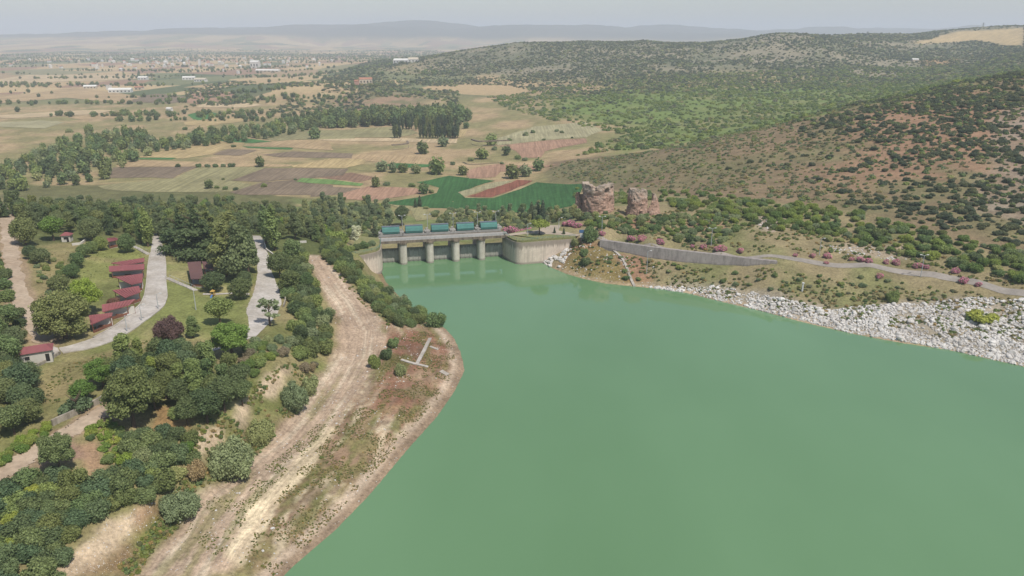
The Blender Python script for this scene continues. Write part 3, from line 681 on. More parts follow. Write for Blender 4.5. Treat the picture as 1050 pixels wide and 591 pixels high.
# ------------------------------------------------------------------ the dam
def conc_mat(name, c1, c2, streak=0.5, drip=None):
    m, nt, b = new_mat(name); p = pos(nt)
    st = noise(nt, 0.8, 5, 0.65, mapping(nt, p, (1,1,0.06))); n1 = noise(nt, 0.5, 6, 0.65, p); n2 = noise(nt, 3.0, 4, 0.6, p)
    c = mixc(nt, ramp(nt, n1, [(0.35,0.0),(0.65,1.0)]), c1, c2)
    c = mixc(nt, 1.0, c, ramp(nt, st, [(0.34,1-streak),(0.52,1.0),(0.7,1.08)]), 'MULTIPLY')
    c = mixc(nt, 1.0, c, ramp(nt, n2, [(0.3,0.88),(0.7,1.08)]), 'MULTIPLY')
    if drip:        # dark water stains running down from the coping, and a pale band at the waterline
        sx = nt.nodes.new('ShaderNodeSeparateXYZ'); L(nt, p, sx.inputs[0]); ds = noise(nt, 1.1, 4, 0.6, mapping(nt, p, (1,1,0.02)))
        mr = nd(nt, 'ShaderNodeMapRange'); mr.inputs['From Min'].default_value = drip[0]; mr.inputs['From Max'].default_value = drip[1]; L(nt, sx.outputs[2], mr.inputs['Value'])
        ad = nd(nt, 'ShaderNodeMath', operation='ADD'); L(nt, mr.outputs[0], ad.inputs[0]); L(nt, ds, ad.inputs[1])
        c = mixc(nt, ramp(nt, ad.outputs[0], [(0.78,0.0),(1.15,0.75)]), c, np.array(c2)*0.38)
        wl2 = nd(nt, 'ShaderNodeMapRange'); wl2.inputs['From Min'].default_value = 1.1; wl2.inputs['From Max'].default_value = 0.5; L(nt, sx.outputs[2], wl2.inputs['Value'])
        c = mixc(nt, wl2.outputs[0], c, np.array(c2)*0.62)
    L(nt, c, b.inputs['Base Color']); b.inputs['Roughness'].default_value = 0.9; bump(nt, b, n2, 0.15, 0.05); return m
M_WALLC = conc_mat('weathered_concrete', C(228,210,192), C(212,194,176), 0.26, (5.5, 11.5))
M_PIER = conc_mat('pier_concrete', C(216,208,192), C(202,192,176), 0.2, (6.5, 12.0))
M_GATE = conc_mat('stained_gate_steel', C(196,190,180), C(178,172,162), 0.3, (4.0, 8.0))
M_DECK = surf('deck_concrete', C(176,172,164), 0.2, 0.8, 0.85, C(160,156,148), 0.15)
M_COPE = conc_mat('dark_stained_coping', C(150,134,116), C(128,116,102), 0.55)
M_TEAL = surf('teal_sheet_metal', C(90,140,130), 0.2, 0.5, 0.8, C(80,126,118), 0.05)
M_TEALTOP = surf('grey_sheet_roof', C(118,124,134), 0.12, 0.5, 0.6, C(108,114,122), 0.05)
M_STEEL = surf('grey_steel', C(150,152,150), 0.1, 1.0, 0.5, None, 0)
M_WHITE = surf('white_paint', C(226,224,218), 0.08, 1.0, 0.6, None, 0)
M_DARK = surf('dark_opening', C(52,50,48), 0.1, 1.0, 0.9, None, 0)
def to_dam(P): return P
dam = empty('spillway_dam', damp(L_DAM/2, 0, 0))
tag(dam, 'concrete spillway dam with five gates, round piers and teal covered hoists', 'dam')
BASE = np.array(dam.location)
def dam_part(name, mb, mat, parent=dam, smooth=False):
    V = [tuple((e_dam*(v[0]-L_DAM/2) + n_dam*v[1] + np.array([0,0,v[2]]))) for v in mb.V]
    o = obj(name, mesh_from(name, V, mb.F, mat, smooth), parent)
    o.data.validate(); bm = bmesh.new(); bm.from_mesh(o.data); bmesh.ops.recalc_face_normals(bm, faces=bm.faces[:]); bm.to_mesh(o.data); bm.free()
    return o
pier_a = []
for u in (413.6, 440.6, 467, 493):
    q = W(u, 269.2-(u-413)*0.055) - DAM_A; pier_a.append(float(q @ e_dam))
RP = 1.75; NOSE = 3.6
def pier_outline(a, r, back, nose, n=14):
    return [(a-r, -back), (a-r, nose)] + [(a-r*math.cos(t), nose+r*math.sin(t)) for t in np.linspace(0, math.pi, n)[1:-1]] + [(a+r, nose), (a+r, -back)]
for a in pier_a:
    p = dam_part('pier', MB().prism(pier_outline(a, RP, 12, NOSE), -4, 9.4), M_PIER)
    dam_part('pier_cap', MB().prism(pier_outline(a, RP+0.25, 2.0, NOSE), 9.4, 10.28), M_COPE, p)
edges = [0.0] + pier_a + [L_DAM]
for i in range(5):
    a0 = edges[i] + (RP if i else -0.5); a1 = edges[i+1] - (RP if i < 4 else -0.5)
    V = []; F = []
    for k in range(9):
        z = -1 + 7.6*k/8; bb = 0.9*math.cos((k/8-0.5)*1.9)
        V += [(a0, bb-0.5, z), (a1, bb-0.5, z)]
        if k: F.append((2*k-2, 2*k-1, 2*k+1, 2*k))
    k0 = len(V)
    V += [(v[0], v[1]-0.4, v[2]) for v in V]
    F += [tuple(i_+k0 for i_ in f[::-1]) for f in F] + [(16,17,17+k0,16+k0)]
    mb = MB().add(V, F); g_ = dam_part('gate', mb, M_GATE)
    for t in np.linspace(0.12, 0.88, 4):
        aa = a0+(a1-a0)*t; dam_part('gate_rib', MB().box(aa-0.12, aa+0.12, 0.30, 0.55, 0.4, 6.2), M_GATE, g_)
dk = dam_part('deck', MB().box(-1.5, L_DAM+2.5, -3.2, NOSE+0.9, 10.3, 11.0), M_DECK)
dam_part('deck_edge', MB().box(-1.6, L_DAM+2.5, NOSE+0.92, NOSE+1.2, 10.1, 11.3), M_COPE, dk)
dam_part('deck_edge', MB().box(-1.6, L_DAM+2.5, -3.5, -3.22, 10.1, 11.3), M_COPE, dk)
def rail(parent, pts, h, mat, every=2.2):
    mb = MB()
    for a, c in zip(pts[:-1], pts[1:]):
        for f in (1.0, 0.55): mb.tube((a[0],a[1],a[2]+h*f), (c[0],c[1],c[2]+h*f), 0.05, n=5)
    for q in pts: mb.tube(q, (q[0],q[1],q[2]+h), 0.05, n=5)
    return mb
dam_part('deck_railing', rail(None, [(a, NOSE+1.06, 11.3) for a in np.linspace(-1, L_DAM+2, 32)], 0.9, M_STEEL), M_STEEL, dk)
for i in range(5):
    ac = (edges[i]+edges[i+1])/2; w_ = 4.0
    h = empty('hoist', (0,0,0)); h.parent = dam
    frame = dam_part('hoist_beam', MB().box(ac-5.6, ac+5.6, -9.6, -4.6, 11.0, 11.9), M_DECK, h)
    prof = [(-5.0,12.15),(-4.7,13.2),(-5.3,14.6),(-6.4,15.25),(-8.0,15.25),(-9.1,14.6),(-9.5,13.2),(-9.3,12.15)]
    mb = MB(); n = len(prof); mb.V = [(ac-w_, q[0], q[1]) for q in prof]+[(ac+w_, q[0], q[1]) for q in prof]
    mb.F = [(k, k+1, n+k+1, n+k) for k in range(n-1) if k not in (3,)] + [tuple(range(n)), tuple(range(n, 2*n))]
    cv = dam_part('hoist_cover', mb, M_TEAL, h)
    dam_part('cover_roof', MB().box(ac-w_-0.15, ac+w_+0.15, -8.2, -6.2, 15.26, 15.40), M_TEALTOP, cv)
for a in pier_a + [0.3, L_DAM-0.3]:
    s = dam_part('hoist_pillar', MB().box(a-0.55, a+0.55, -8.8, -7.6, 9.0, 13.6).box(a-0.55, a+0.55, -5.8, -4.7, 9.0, 13.0).box(a-1.3, a+1.3, -8.6, -4.9, 12.3, 12.8), M_DECK)
# wing walls with coping
def wall_part(name, path, thick, z0, z1, mat, parent, inner, smooth=False):
    P = [np.array([*q,0.]) for q in resample(path, 70)]; n = len(P); V = []; F = []
    for p in P:
        q = inner - p; q = np.array([q[0], q[1], 0]); 
        V.append(p)
    T = np.gradient(np.array([p[:2] for p in P]), axis=0); T /= np.linalg.norm(T, axis=1)[:,None]; N = np.stack([-T[:,1], T[:,0]], 1)
    if ((inner[:2]-P[n//2][:2]) @ N[n//2]) < 0: N = -N
    o3 = np.array(parent.matrix_world.translation) if parent is not None and parent is not dam else BASE
    VV = []
    for p, nn in zip(P, N):
        for (off, z) in ((0, z0), (0, z1), (thick, z1), (thick, z0)): VV.append((p[0]+nn[0]*off-o3[0], p[1]+nn[1]*off-o3[1], z-o3[2]))
    for i in range(n-1):
        for k in range(4): F.append((4*i+k, 4*i+(k+1)%4, 4*i+4+(k+1)%4, 4*i+4+k))
    F += [(0,1,2,3), (4*n-1,4*n-2,4*n-3,4*n-4)]
    o = obj(name, mesh_from(name, VV, F, mat, smooth), parent)
    bm = bmesh.new(); bm.from_mesh(o.data); bmesh.ops.recalc_face_normals(bm, faces=bm.faces[:])
    for e in bm.edges: e.smooth = e.calc_face_angle(3.0) < 0.6
    bm.to_mesh(o.data); bm.free()
    return o
inL = on_z(372, 254, 11); inR = on_z(560, 238, 11)
def chaikin(P, n=3):
    for _ in range(n):
        Q = [P[0]]
        for a, c in zip(P[:-1], P[1:]): Q += [a*.75+c*.25, a*.25+c*.75]
        P = Q+[P[-1]]
    return P
for path, inner in ((chaikin(lwall), inL), (chaikin(rwall), inR)):
    wl_ = wall_part('wing_wall', path, 1.4, -3, 10.3, M_WALLC, dam, inner, True)
    out = [p + (p-inner)*np.array([1,1,0])/np.linalg.norm((p-inner)[:2])*0.22 for p in path]
    wall_part('wall_coping', out, 1.9, 10.3, 11.25, M_COPE, wl_, inner)
    wall_part('wall_ledge', out, 0.4, 6.7, 6.95, M_COPE, wl_, inner)
_pl = [q+(inL-q)*np.array([1,1,0])/np.linalg.norm((inL-q)[:2])*0.6 for q in lwall]+[damp(-1.6,-3.4,0), damp(-9,-8,0), on_z(356,255.5,11), on_z(353,259.5,11)]
tag(MB().prism([(p[0],p[1]) for p in _pl], 8.0, 11.1).build('platform_lawn', M_LAWN), 'grass top of the short wall left of the dam', None, None, 'structure')
# teal railings on the wing walls
for path, inner, lab in ((lwall, inL, 'thin teal railing on the short wall left of the dam'), (rwall, inR, 'thin teal railing along the curved wall right of the dam')):
    pts = [p + (inner-p)*np.array([1,1,0])/np.linalg.norm((inner-p)[:2])*0.5 + np.array([0,0,11.25]) for p in densify(path, 2.5)]
    r_ = empty('railing', pts[0]); tag(r_, lab, 'railing')
    rel = [tuple(p-pts[0]) for p in pts]
    mb = MB()
    for a, c in zip(rel[:-1], rel[1:]):
        mb.tube((a[0],a[1],a[2]+1.0),(c[0],c[1],c[2]+1.0),0.06,n=5); mb.tube((a[0],a[1],a[2]+0.5),(c[0],c[1],c[2]+0.5),0.05,n=5)
    mb.build('rail', M_TEAL, r_)
    for q in rel: MB().tube(q, (q[0],q[1],q[2]+1.05), 0.06, n=5).build('post', M_TEAL, r_)

# retaining wall below the lake road
tp = resample(RW, 60); V = []; F = []
_d = np.concatenate([[0], np.cumsum(np.hypot(*np.diff(np.array([q[:2] for q in RW]), axis=0).T))]); _t = np.linspace(0, _d[-1], 60)
hh = np.interp(_t, _d, RW_H); zt_ = np.interp(_t, _d, [q[2] for q in RW])+0.28
toward = np.array([-0.12,-0.99])
for i, q in enumerate(tp):
    zt = zt_[i]; f = q+toward*(0.22*hh[i]+0.3)
    V += [(q[0]-toward[0]*1.8,q[1]-toward[1]*1.8,zt), (q[0]+toward[0]*.3,q[1]+toward[1]*.3,zt), (f[0],f[1],zt-hh[i]), (f[0],f[1],zt-hh[i]-2.5), (q[0]-toward[0]*1.8,q[1]-toward[1]*1.8,zt-hh[i]-2.5)]
    if i:
        k = 5*i
        for j in range(5): F.append((k-5+j, k-5+(j+1)%5, k+(j+1)%5, k+j))
M_STONEW = conc_mat('grey_masonry', C(172,162,154), C(156,146,140), 0.3)
o = obj('retaining_wall', mesh_from('retaining_wall', V, F, M_STONEW)); bm = bmesh.new(); bm.from_mesh(o.data); bmesh.ops.recalc_face_normals(bm, faces=bm.faces[:]); bm.to_mesh(o.data); bm.free()
tag(o, 'long grey sloping retaining wall below the lake road', 'retaining wall')
# stair channel down the slope
st = empty('slope_stairway', hit(650,293)); tag(st, 'narrow concrete stairway running down the far bank to the water', 'stairway')
P = resample(hits([(629,257),(634,261),(639,267),(643,276),(646,284),(650,293)]), 34); o3 = np.array(st.location)
stepme = mesh_from('step', MB().box(-.55,.55,-0.85,0.85,-0.6,0.22).V, MB().box(-.55,.55,-.85,.85,-.6,.22).F, M_CONC)
for i, q in enumerate(P):
    t = P[min(i+1,33)]-P[max(i-1,0)]; s = obj('step', stepme, st, (q[0]-o3[0], q[1]-o3[1], ground(*q)+0.05-o3[2])); s.rotation_euler = (0,0,math.atan2(t[1],t[0])-math.pi/2)
print('dam done')
# ------------------------------------------------------------------ ruins
def ruin_mat(name, brick, stone, zlo, zhi):
    m, nt, b = new_mat(name); p = objc(nt)
    sx = nt.nodes.new('ShaderNodeSeparateXYZ'); L(nt, p, sx.inputs[0])
    n1 = noise(nt, 0.25, 5, 0.65, p); n2 = noise(nt, 1.6, 6, 0.7, p); n3 = noise(nt, 0.9, 3, 0.5, mapping(nt, p, (0.15,0.15,2.2)))
    mr = nd(nt, 'ShaderNodeMapRange'); mr.inputs['From Min'].default_value = zlo; mr.inputs['From Max'].default_value = zhi; L(nt, sx.outputs[2], mr.inputs['Value'])
    ad = nd(nt, 'ShaderNodeMath', operation='ADD'); L(nt, mr.outputs[0], ad.inputs[0])
    mm = nd(nt, 'ShaderNodeMath', operation='MULTIPLY_ADD'); L(nt, n1, mm.inputs[0]); mm.inputs[1].default_value = 2.4; mm.inputs[2].default_value = -1.2; L(nt, mm.outputs[0], ad.inputs[1])
    c = mixc(nt, ramp(nt, ad.outputs[0], [(0.15,0.0),(0.85,1.0)]), brick, stone)
    c = mixc(nt, 1.0, c, ramp(nt, n3, [(0.35,0.78),(0.6,1.1)]), 'MULTIPLY'); c = mixc(nt, 1.0, c, ramp(nt, n2, [(0.3,0.6),(0.7,1.25)]), 'MULTIPLY')
    L(nt, c, b.inputs['Base Color']); b.inputs['Roughness'].default_value = 0.95; bump(nt, b, n2, 0.8, 0.5); return m
M_RUIN = ruin_mat('ruined_brick_and_stone', C(186,152,132), C(190,172,154), 5.0, 14.0)
def ruin_ring(name, parent, r, h, seed, a0=0, a1=2*math.pi, taper=0.04, thick=2.2, hfun=None, cavity=None, loc=(0,0,0), sx=1.0, na=90, nz_=30, mat=None):
    """a broken ring of masonry: outer face, jagged top and inner face"""
    A = np.linspace(a0, a1, na); V = []; F = []
    hs = np.array([h*(hfun(a) if hfun else 1.0) for a in A]) + (vnoise(A*r, A*0+seed*7.1, 1.6, seed, 3)-0.5)*1.7
    rows = nz_*2+2
    for i, a in enumerate(A):
        for k in range(rows):
            outer = k <= nz_; t = k/nz_ if outer else (rows-1-k)/nz_
            z = hs[i]*t; rr = r*(1-taper*z/h*2) if outer else r*(1-taper*z/h*2)-thick
            q = np.array([a*r*1.0+seed*13, z+(0 if outer else 50)])
            rr += (vnoise(q[:1], q[1:], 1.3, seed+3, 3)[0]-0.5)*1.1 + (vnoise(q[:1], q[1:], 4.5, seed+9, 2)[0]-0.5)*1.2
            if cavity and outer:
                for ca_, cz_, cr_, cd_ in cavity:
                    dd = math.hypot((a-ca_)*r, z-cz_)/cr_
                    if dd < 1: rr -= cd_*(1-dd*dd)
            V.append((loc[0]+math.cos(a)*rr*sx, loc[1]+math.sin(a)*rr, loc[2]+z-0.8))
    full = a1-a0 > 6.2
    for i in range(na-1):
        for k in range(rows-1):
            p = i*rows+k; F.append((p, p+rows, p+rows+1, p+1))
    if not full:
        F.append(tuple(range(rows))); F.append(tuple(range((na-1)*rows, na*rows))[::-1])
    me = mesh_from(name, V, F, mat or M_RUIN, False); bm = bmesh.new(); bm.from_mesh(me); bmesh.ops.remove_doubles(bm, verts=bm.verts[:], dist=0.02); bmesh.ops.recalc_face_normals(bm, faces=bm.faces[:]); bm.to_mesh(me); bm.free()
    return obj(name, me, parent)
p1 = hit(613, 214.5); k1 = depth(p1)/FPX
t1 = empty('ruined_tower', p1); tag(t1, 'broad round ruined brick tower with a dark hole near its top', 'ruined tower')
fr = -math.pi/2
ruin_ring('round_wall', t1, 16.5*k1, 30.5*k1, 4, -3.6, 2.2, 0.02, 2.6, lambda a: 0.96-0.10*max(0, math.sin(a*3+1)) - (0.22 if a > -0.25 else 0), [(fr+0.45, 23*k1, 3.2*k1, 3.4), (fr+1.0, 25*k1, 2.2*k1, 1.6), (fr-0.35, 26*k1, 1.8*k1, 1.2), (fr+0.75, 12*k1, 2*k1, 0.9)])
ruin_ring('broken_wall', t1, 4.5*k1, 18*k1, 9, -3.0, 0.4, 0.10, 2.0, lambda a: 0.75+0.25*math.sin(a*2), None, (-19*k1, 2.0, 0), na=40, nz_=18)
p2 = hit(654, 219); k2 = depth(p2)/FPX
t2 = empty('ruined_tower', p2); tag(t2, 'narrow crumbling brick tower stump with a broken wall on its right', 'ruined tower')
ruin_ring('round_wall', t2, 11.0*k2, 28*k2, 14, -3.4, 1.6, 0.10, 2.4, lambda a: 0.98-0.12*max(0, a+0.6), [(fr-0.5, 18*k2, 1.6*k2, 0.9), (fr+0.2, 3*k2, 3*k2, 0.9)], (-1*k2,0,0))
ruin_ring('broken_wall', t2, 9.5*k2, 20*k2, 19, -2.2, 0.2, 0.20, 2.6, lambda a: 0.35+0.75*max(0, math.sin((a+2.2)*1.35)), None, (14*k2, 1.5, 0), na=50, nz_=18)

# ------------------------------------------------------------------ shelters, huts and park things
M_RED = surf('red_sheet_roof', C(152,92,92), 0.2, 0.6, 0.7, C(138,82,84), 0.1, space='obj')
M_BROWNR = surf('brown_sheet_roof', C(124,92,86), 0.14, 0.6, 0.6, C(112,84,80), 0.1, space='obj')
M_WOOD = surf('brown_wood', C(146,98,76), 0.3, 1.5, 0.8, C(124,82,64), 0.2, space='obj')
M_WALLW = surf('white_plaster', C(222,216,204), 0.12, 0.6, 0.9, C(206,200,188), 0.1, space='obj')
M_YEL = surf('yellow_plastic', C(200,164,88), 0.05, 1, 0.5, None, 0); M_BLUE = surf('blue_plastic', C(88,122,168), 0.05, 1, 0.5, None, 0)
M_GREYP = surf('galvanised_pole', C(196,198,196), 0.05, 1, 0.45, None, 0)
def shelter(px, label, mat=None, hb=4.3, hf=3.1, name='picnic_shelter', walls=True, cat='shelter'):
    mat = mat or M_RED
    g = hit(sum(p[0] for p in px)/4, sum(p[1] for p in px)/4+7); gz = g[2]
    cor = [on_z(px[0][0],px[0][1],gz+hb), on_z(px[1][0],px[1][1],gz+hb), on_z(px[2][0],px[2][1],gz+hf), on_z(px[3][0],px[3][1],gz+hf)]
    c = sum(cor)/4; c = np.array([c[0], c[1], ground(c[0], c[1])]); o = empty(name, c); tag(o, label, cat, 'red roofed picnic shelters beside the park road' if mat is M_RED and name == 'picnic_shelter' else None)
    r = [q-c for q in cor]
    T = 0.22; V = [tuple(q) for q in r]+[tuple(q-np.array([0,0,T])) for q in r]
    rf = MB().add(V, [(0,3,2,1),(4,5,6,7),(0,1,5,4),(1,2,6,5),(2,3,7,6),(3,0,4,7)]).build('roof', mat, o)
    bm = bmesh.new(); bm.from_mesh(rf.data); bmesh.ops.recalc_face_normals(bm, faces=bm.faces[:]); bm.to_mesh(rf.data); bm.free()
    # standing seams of the sheet roof
    n = 9
    for k in range(1, n):
        t = k/n; a = r[0]*(1-t)+r[1]*t; b2 = r[3]*(1-t)+r[2]*t; a = a+np.array([0,0,.06]); b2 = b2+np.array([0,0,.06])
        MB().tube(a, b2, 0.06, n=4).build('roof_seam', mat, rf)
    ins = [q*np.array([.86,.86,1]) for q in r]
    for q in ins: MB().tube((q[0],q[1],-0.4), (q[0],q[1],q[2]-T-0.02), 0.12, n=6).build('post', M_WOOD, o)
    MB().prism([(q[0]*1.02,q[1]*1.02) for q in ins], -0.8, 0.18).build('floor_slab', M_CONC, o)
    if walls:
        a, b2 = ins[0], ins[1]; d = (b2-a)[:2]; d = d/np.linalg.norm(d); nn = np.array([-d[1], d[0]])*0.12
        MB().prism([tuple(a[:2]+nn), tuple(b2[:2]+nn), tuple(b2[:2]-nn), tuple(a[:2]-nn)], 0.18, 2.4).build('back_wall', M_WALLW, o)
        a, b2 = ins[3], ins[2]; nn = nn*0.8
        MB().prism([tuple(a[:2]+nn), tuple(b2[:2]+nn), tuple(b2[:2]-nn), tuple(a[:2]-nn)], 0.18, 1.0).build('railing', M_WOOD, o)
    m_ = sum(ins)/4; tb = MB().box(m_[0]-1, m_[0]+1, m_[1]-.4, m_[1]+.4, .85, .93).box(m_[0]-.8,m_[0]-.7,m_[1]-.3,m_[1]+.3,.18,.85).box(m_[0]+.7,m_[0]+.8,m_[1]-.3,m_[1]+.3,.18,.85)
    tb.build('table', M_WOOD, o)
    return o
shelter([(113.5,269.8),(148,264.3),(148,268.2),(127,272)], 'rear half of the largest red shelter, farthest up the park road', hb=4.0, hf=3.3)
shelter([(111.5,273),(148,270.6),(148,276),(112,278.5)], 'largest red roofed shelter with a long white back, second from the top', hb=3.8, hf=3.0)
shelter([(118.6,284.3),(146.5,280.4),(145.8,289.4),(134.5,291.8)], 'red pointed roof shelter third down the park road')
shelter([(115.2,297.8),(142.5,293.2),(144.2,299.5),(128,305.3)], 'red pointed roof shelter fourth down the park road')
shelter([(104.2,312.5),(139,306.6),(132,313),(105,320)], 'red shelter half hidden behind the small purple tree')
shelter([(91,323.5),(115.5,320.6),(114.5,324),(93,333)], 'lowest red shelter at the bend of the park road', hb=3.8, hf=3.0)
shelter([(109,244.5),(118,243.6),(122.5,245.5),(111,248)], 'small red roofed kiosk between round trees at the lawn edge', hb=3.6, hf=3.0, name='kiosk', cat='kiosk')
shelter([(192,269),(206,268),(208.6,286),(195.6,286)], 'brown roofed pavilion beside the round dark trees', M_BROWNR, 4.4, 3.4, 'pavilion', cat='pavilion')
shelter([(207,268),(219,269.5),(218,276.5),(209,275.5)], 'low brown roofed annex behind the brown pavilion', M_BROWNR, 3.6, 3.0, 'pavilion', cat='pavilion')
def hut(u, v, lx, ly, h, rz, label, wall=M_WALLW, roof=M_RED, rh=1.1, name='hut', door=True):
    p = hit(u, v); o = empty(name, p, rz); tag(o, label, 'hut')
    MB().box(-lx/2, lx/2, -ly/2, ly/2, -1.2, h).build('wall', wall, o)
    a, c = lx/2+.45, ly/2+.45
    rf = MB().add([(-a,-c,h),(a,-c,h),(a,c,h),(-a,c,h),(-a+1.6,0,h+rh),(a-1.6,0,h+rh)], [(0,1,5,4),(1,2,5),(2,3,4,5),(3,0,4),(0,3,2,1)]).build('roof', roof, o)
    if door:
        d = MB().box(lx/2-1.5, lx/2-0.6, -ly/2-.04, -ly/2+.02, 0, 2.1).build('door', M_DARK, o)
        w_ = MB().box(-lx/2+.9, -lx/2+2.0, -ly/2-.04, -ly/2+.02, 1.1, 2.1).build('window', M_DARK, o)
        MB().box(-lx/2+.85, -lx/2+2.05, -ly/2-.08, -ly/2+.01, 1.0, 1.1).build('sill', M_WALLW, w_)
    return o
hut(39, 369, 7.0, 4.6, 3.0, R(28), 'white hut with red hipped roof at the end of the park road')
hut(69.5, 247.5, 3.4, 3.0, 2.8, R(10), 'tiny white kiosk with a red roof among the upper pines', door=True)
hut(304, 239.5, 6.0, 4.0, 3.0, R(-10), 'pink walled shed at the top of the dirt track', surf('pink_plaster', C(196,140,126), 0.1, 0.8, 0.9, None, 0.05, space='obj'), M_BROWNR)
hut(289.5, 237.5, 4.0, 3.0, 2.4, R(5), 'low white shed left of the pink shed', M_WALLW, M_GREYP, 0.4)
# low walls
def low_wall(px, h, t, mat, label, name='low_wall'):
    P = resample(hits(px), 16); n = len(P); o3 = np.array([P[0][0], P[0][1], ground(*P[0])]); T = np.gradient(P, axis=0); T /= np.linalg.norm(T, axis=1)[:,None]; N = np.stack([-T[:,1], T[:,0]], 1)*t/2
    V = []; F = []
    for q, nn in zip(P, N):
        z = ground(*q)
        for s, zz in ((1, z-1), (1, z+h), (-1, z+h), (-1, z-1)): V.append((q[0]+nn[0]*s-o3[0], q[1]+nn[1]*s-o3[1], zz-o3[2]))
    for i in range(n-1):
        for k in range(4): F.append((4*i+k, 4*i+(k+1)%4, 4*i+4+(k+1)%4, 4*i+4+k))
    F += [(0,1,2,3), (4*n-1,4*n-2,4*n-3,4*n-4)]
    me = mesh_from(name, V, F, mat); bm = bmesh.new(); bm.from_mesh(me); bmesh.ops.recalc_face_normals(bm, faces=bm.faces[:]); bm.to_mesh(me); bm.free()
    return tag(obj(name, me, None, o3), label, 'wall')
M_OLDC = conc_mat('old_wall_concrete', C(182,172,156), C(158,148,132), 0.4)
low_wall([(54,437),(80,425),(98,416),(114,407)], 1.5, 0.5, M_OLDC, 'stained low concrete wall along the dirt road')
low_wall([(30,380),(45,373),(62,363)], 0.8, 0.4, M_OLDC, 'low concrete kerb wall in front of the white hut')
low_wall([(304,250),(314,249)], 1.0, 0.4, M_WALLW, 'short white barrier wall at the top of the track')
low_wall([(74,252),(83,251),(88,247)], 0.9, 0.5, M_WALLW, 'low white terrace wall below the upper pines')
low_wall([(270,247),(273,257),(281,263)], 0.9, 0.4, M_WALLW, 'white parapet on the right of the tree lined road')
low_wall([(290,300),(293,308),(291,315)], 0.9, 0.4, M_OLDC, 'short pale parapet beside the broken road end')
low_wall([(441,347.5),(436,358),(427.5,374)], 0.35, 1.1, M_CONC, 'long pale foundation strip on the bare spit', 'foundation_remains')
low_wall([(411.5,369.5),(424,373.5),(439,377)], 0.35, 1.0, M_CONC, 'pale foundation strip crossing the spit', 'foundation_remains')
low_wall([(441,356),(449,359)], 0.3, 1.0, M_CONC, 'short pale foundation stub on the spit', 'foundation_remains')
low_wall([(452,381),(459,385)], 0.3, 1.6, M_CONC, 'small pale slab at the tip of the spit', 'foundation_remains')
def stairs(px, width, n, label):
    P = resample(hits(px), n); o3 = np.array([P[0][0], P[0][1], ground(*P[0])]); o = empty('garden_stairway', o3); tag(o, label, 'stairway')
    me = mesh_from('step', MB().box(-.5,.5,-width/2,width/2,-.5,.2).V, MB().box(-.5,.5,-width/2,width/2,-.5,.2).F, M_CONC)
    for i, q in enumerate(P):
        t = P[min(i+1,n-1)]-P[max(i-1,0)]; s = obj('step', me, o, (q[0]-o3[0], q[1]-o3[1], ground(*q)+.06-o3[2])); s.rotation_euler = (0,0,math.atan2(t[1],t[0]))
    for sgn in (-1, 1):
        mb = MB(); T = P[-1]-P[0]; T = T/np.linalg.norm(T); N = np.array([-T[1],T[0]])*sgn*width/2
        q = [(p[0]+N[0]-o3[0], p[1]+N[1]-o3[1], ground(*p)+.2-o3[2]) for p in P[::max(1,n//6)]]
        for a in q: mb.tube(a, (a[0],a[1],a[2]+1), .05, n=5)
        for a, b2 in zip(q[:-1], q[1:]): mb.tube((a[0],a[1],a[2]+1),(b2[0],b2[1],b2[2]+1),.05,n=5)
        mb.build('handrail', M_GREYP, o)
stairs([(133,252),(143,256),(152,261)], 1.6, 16, 'pale garden stairway from the kiosk down to the park road')
stairs([(172,286),(186,292),(200,298)], 1.6, 20, 'pale stairway from the park road down past the pavilion')
stairs([(176,257),(188,261),(200,266)], 1.4, 16, 'pale stairway under the dark conifers')
# lamp posts
def lamp(p, h, label, heads=2, group=None, rz=0.0):
    o = empty('lamp_post', p, rz); tag(o, label, 'lamp post', group)
    MB().tube((0,0,-.3),(0,0,h),.16,.10,8).build('pole', M_GREYP, o)
    for k in range(heads):
        s = 1 if k == 0 else -1
        a = MB().tube((0,0,h-.1),(s*1.1,0,h+.25),.07,.06,6).build('arm', M_GREYP, o)
        MB().box(min(s*.9,s*1.7), max(s*.9,s*1.7), -.22, .22, h+.2, h+.42).build('lamp_head', M_WHITE, a)
    return o
ordn = ['first','second','third','fourth','fifth','sixth','seventh','eighth','ninth','tenth']
for i, u in enumerate((413, 439.3, 466, 491.5, 510.6)):
    q = W(u, 269-(u-413)*.055)-DAM_A; a = float(q@e_dam)+1.2; b_ = -10.2
    p = damp(a, b_, 9.0); lamp(p, 10.3, f'white lamp post behind the dam hoists, {ordn[i]} from the left', 2, 'lamp posts on the dam', math.atan2(e_dam[1], e_dam[0]))
    dam_part('lamp_bracket', MB().box(a-.4, a+.4, b_-.4, -9.0, 8.4, 8.98), M_DECK)
for u, v, h, lab, hd in [(541,243.5,5.6,'short lamp post on the grass top of the curved wall',1),(573,235,5.4,'short lamp post on the pale paved approach',1),(388.5,252,5.5,'single lamp post at the left end of the dam',1),
        (617,240,8.0,'twin headed lamp post below the broad ruined tower',2),(729,253,8.0,'twin headed lamp post beside the far road and oleanders',2),(840,262,7.0,'lamp post on the far road above the scrub slope',1),(944,284,8.5,'lamp post standing at the far road near the green ridge',2),
        (162.5,317,5,'upper lamp post along the outer park road bend',1),(145.5,329,5,'middle lamp post along the outer park road bend',1),(130.5,340,5,'lower lamp post along the outer park road bend',1),(201,318,6.5,'tall thin pole on the lawn below the pavilion',0),(663,281,10,'slim pole on the slope below the retaining wall',1)]:
    p = hit(u, v)
    if 530 < u < 580: p[2] = 11.1
    lamp(p, h, lab, hd)
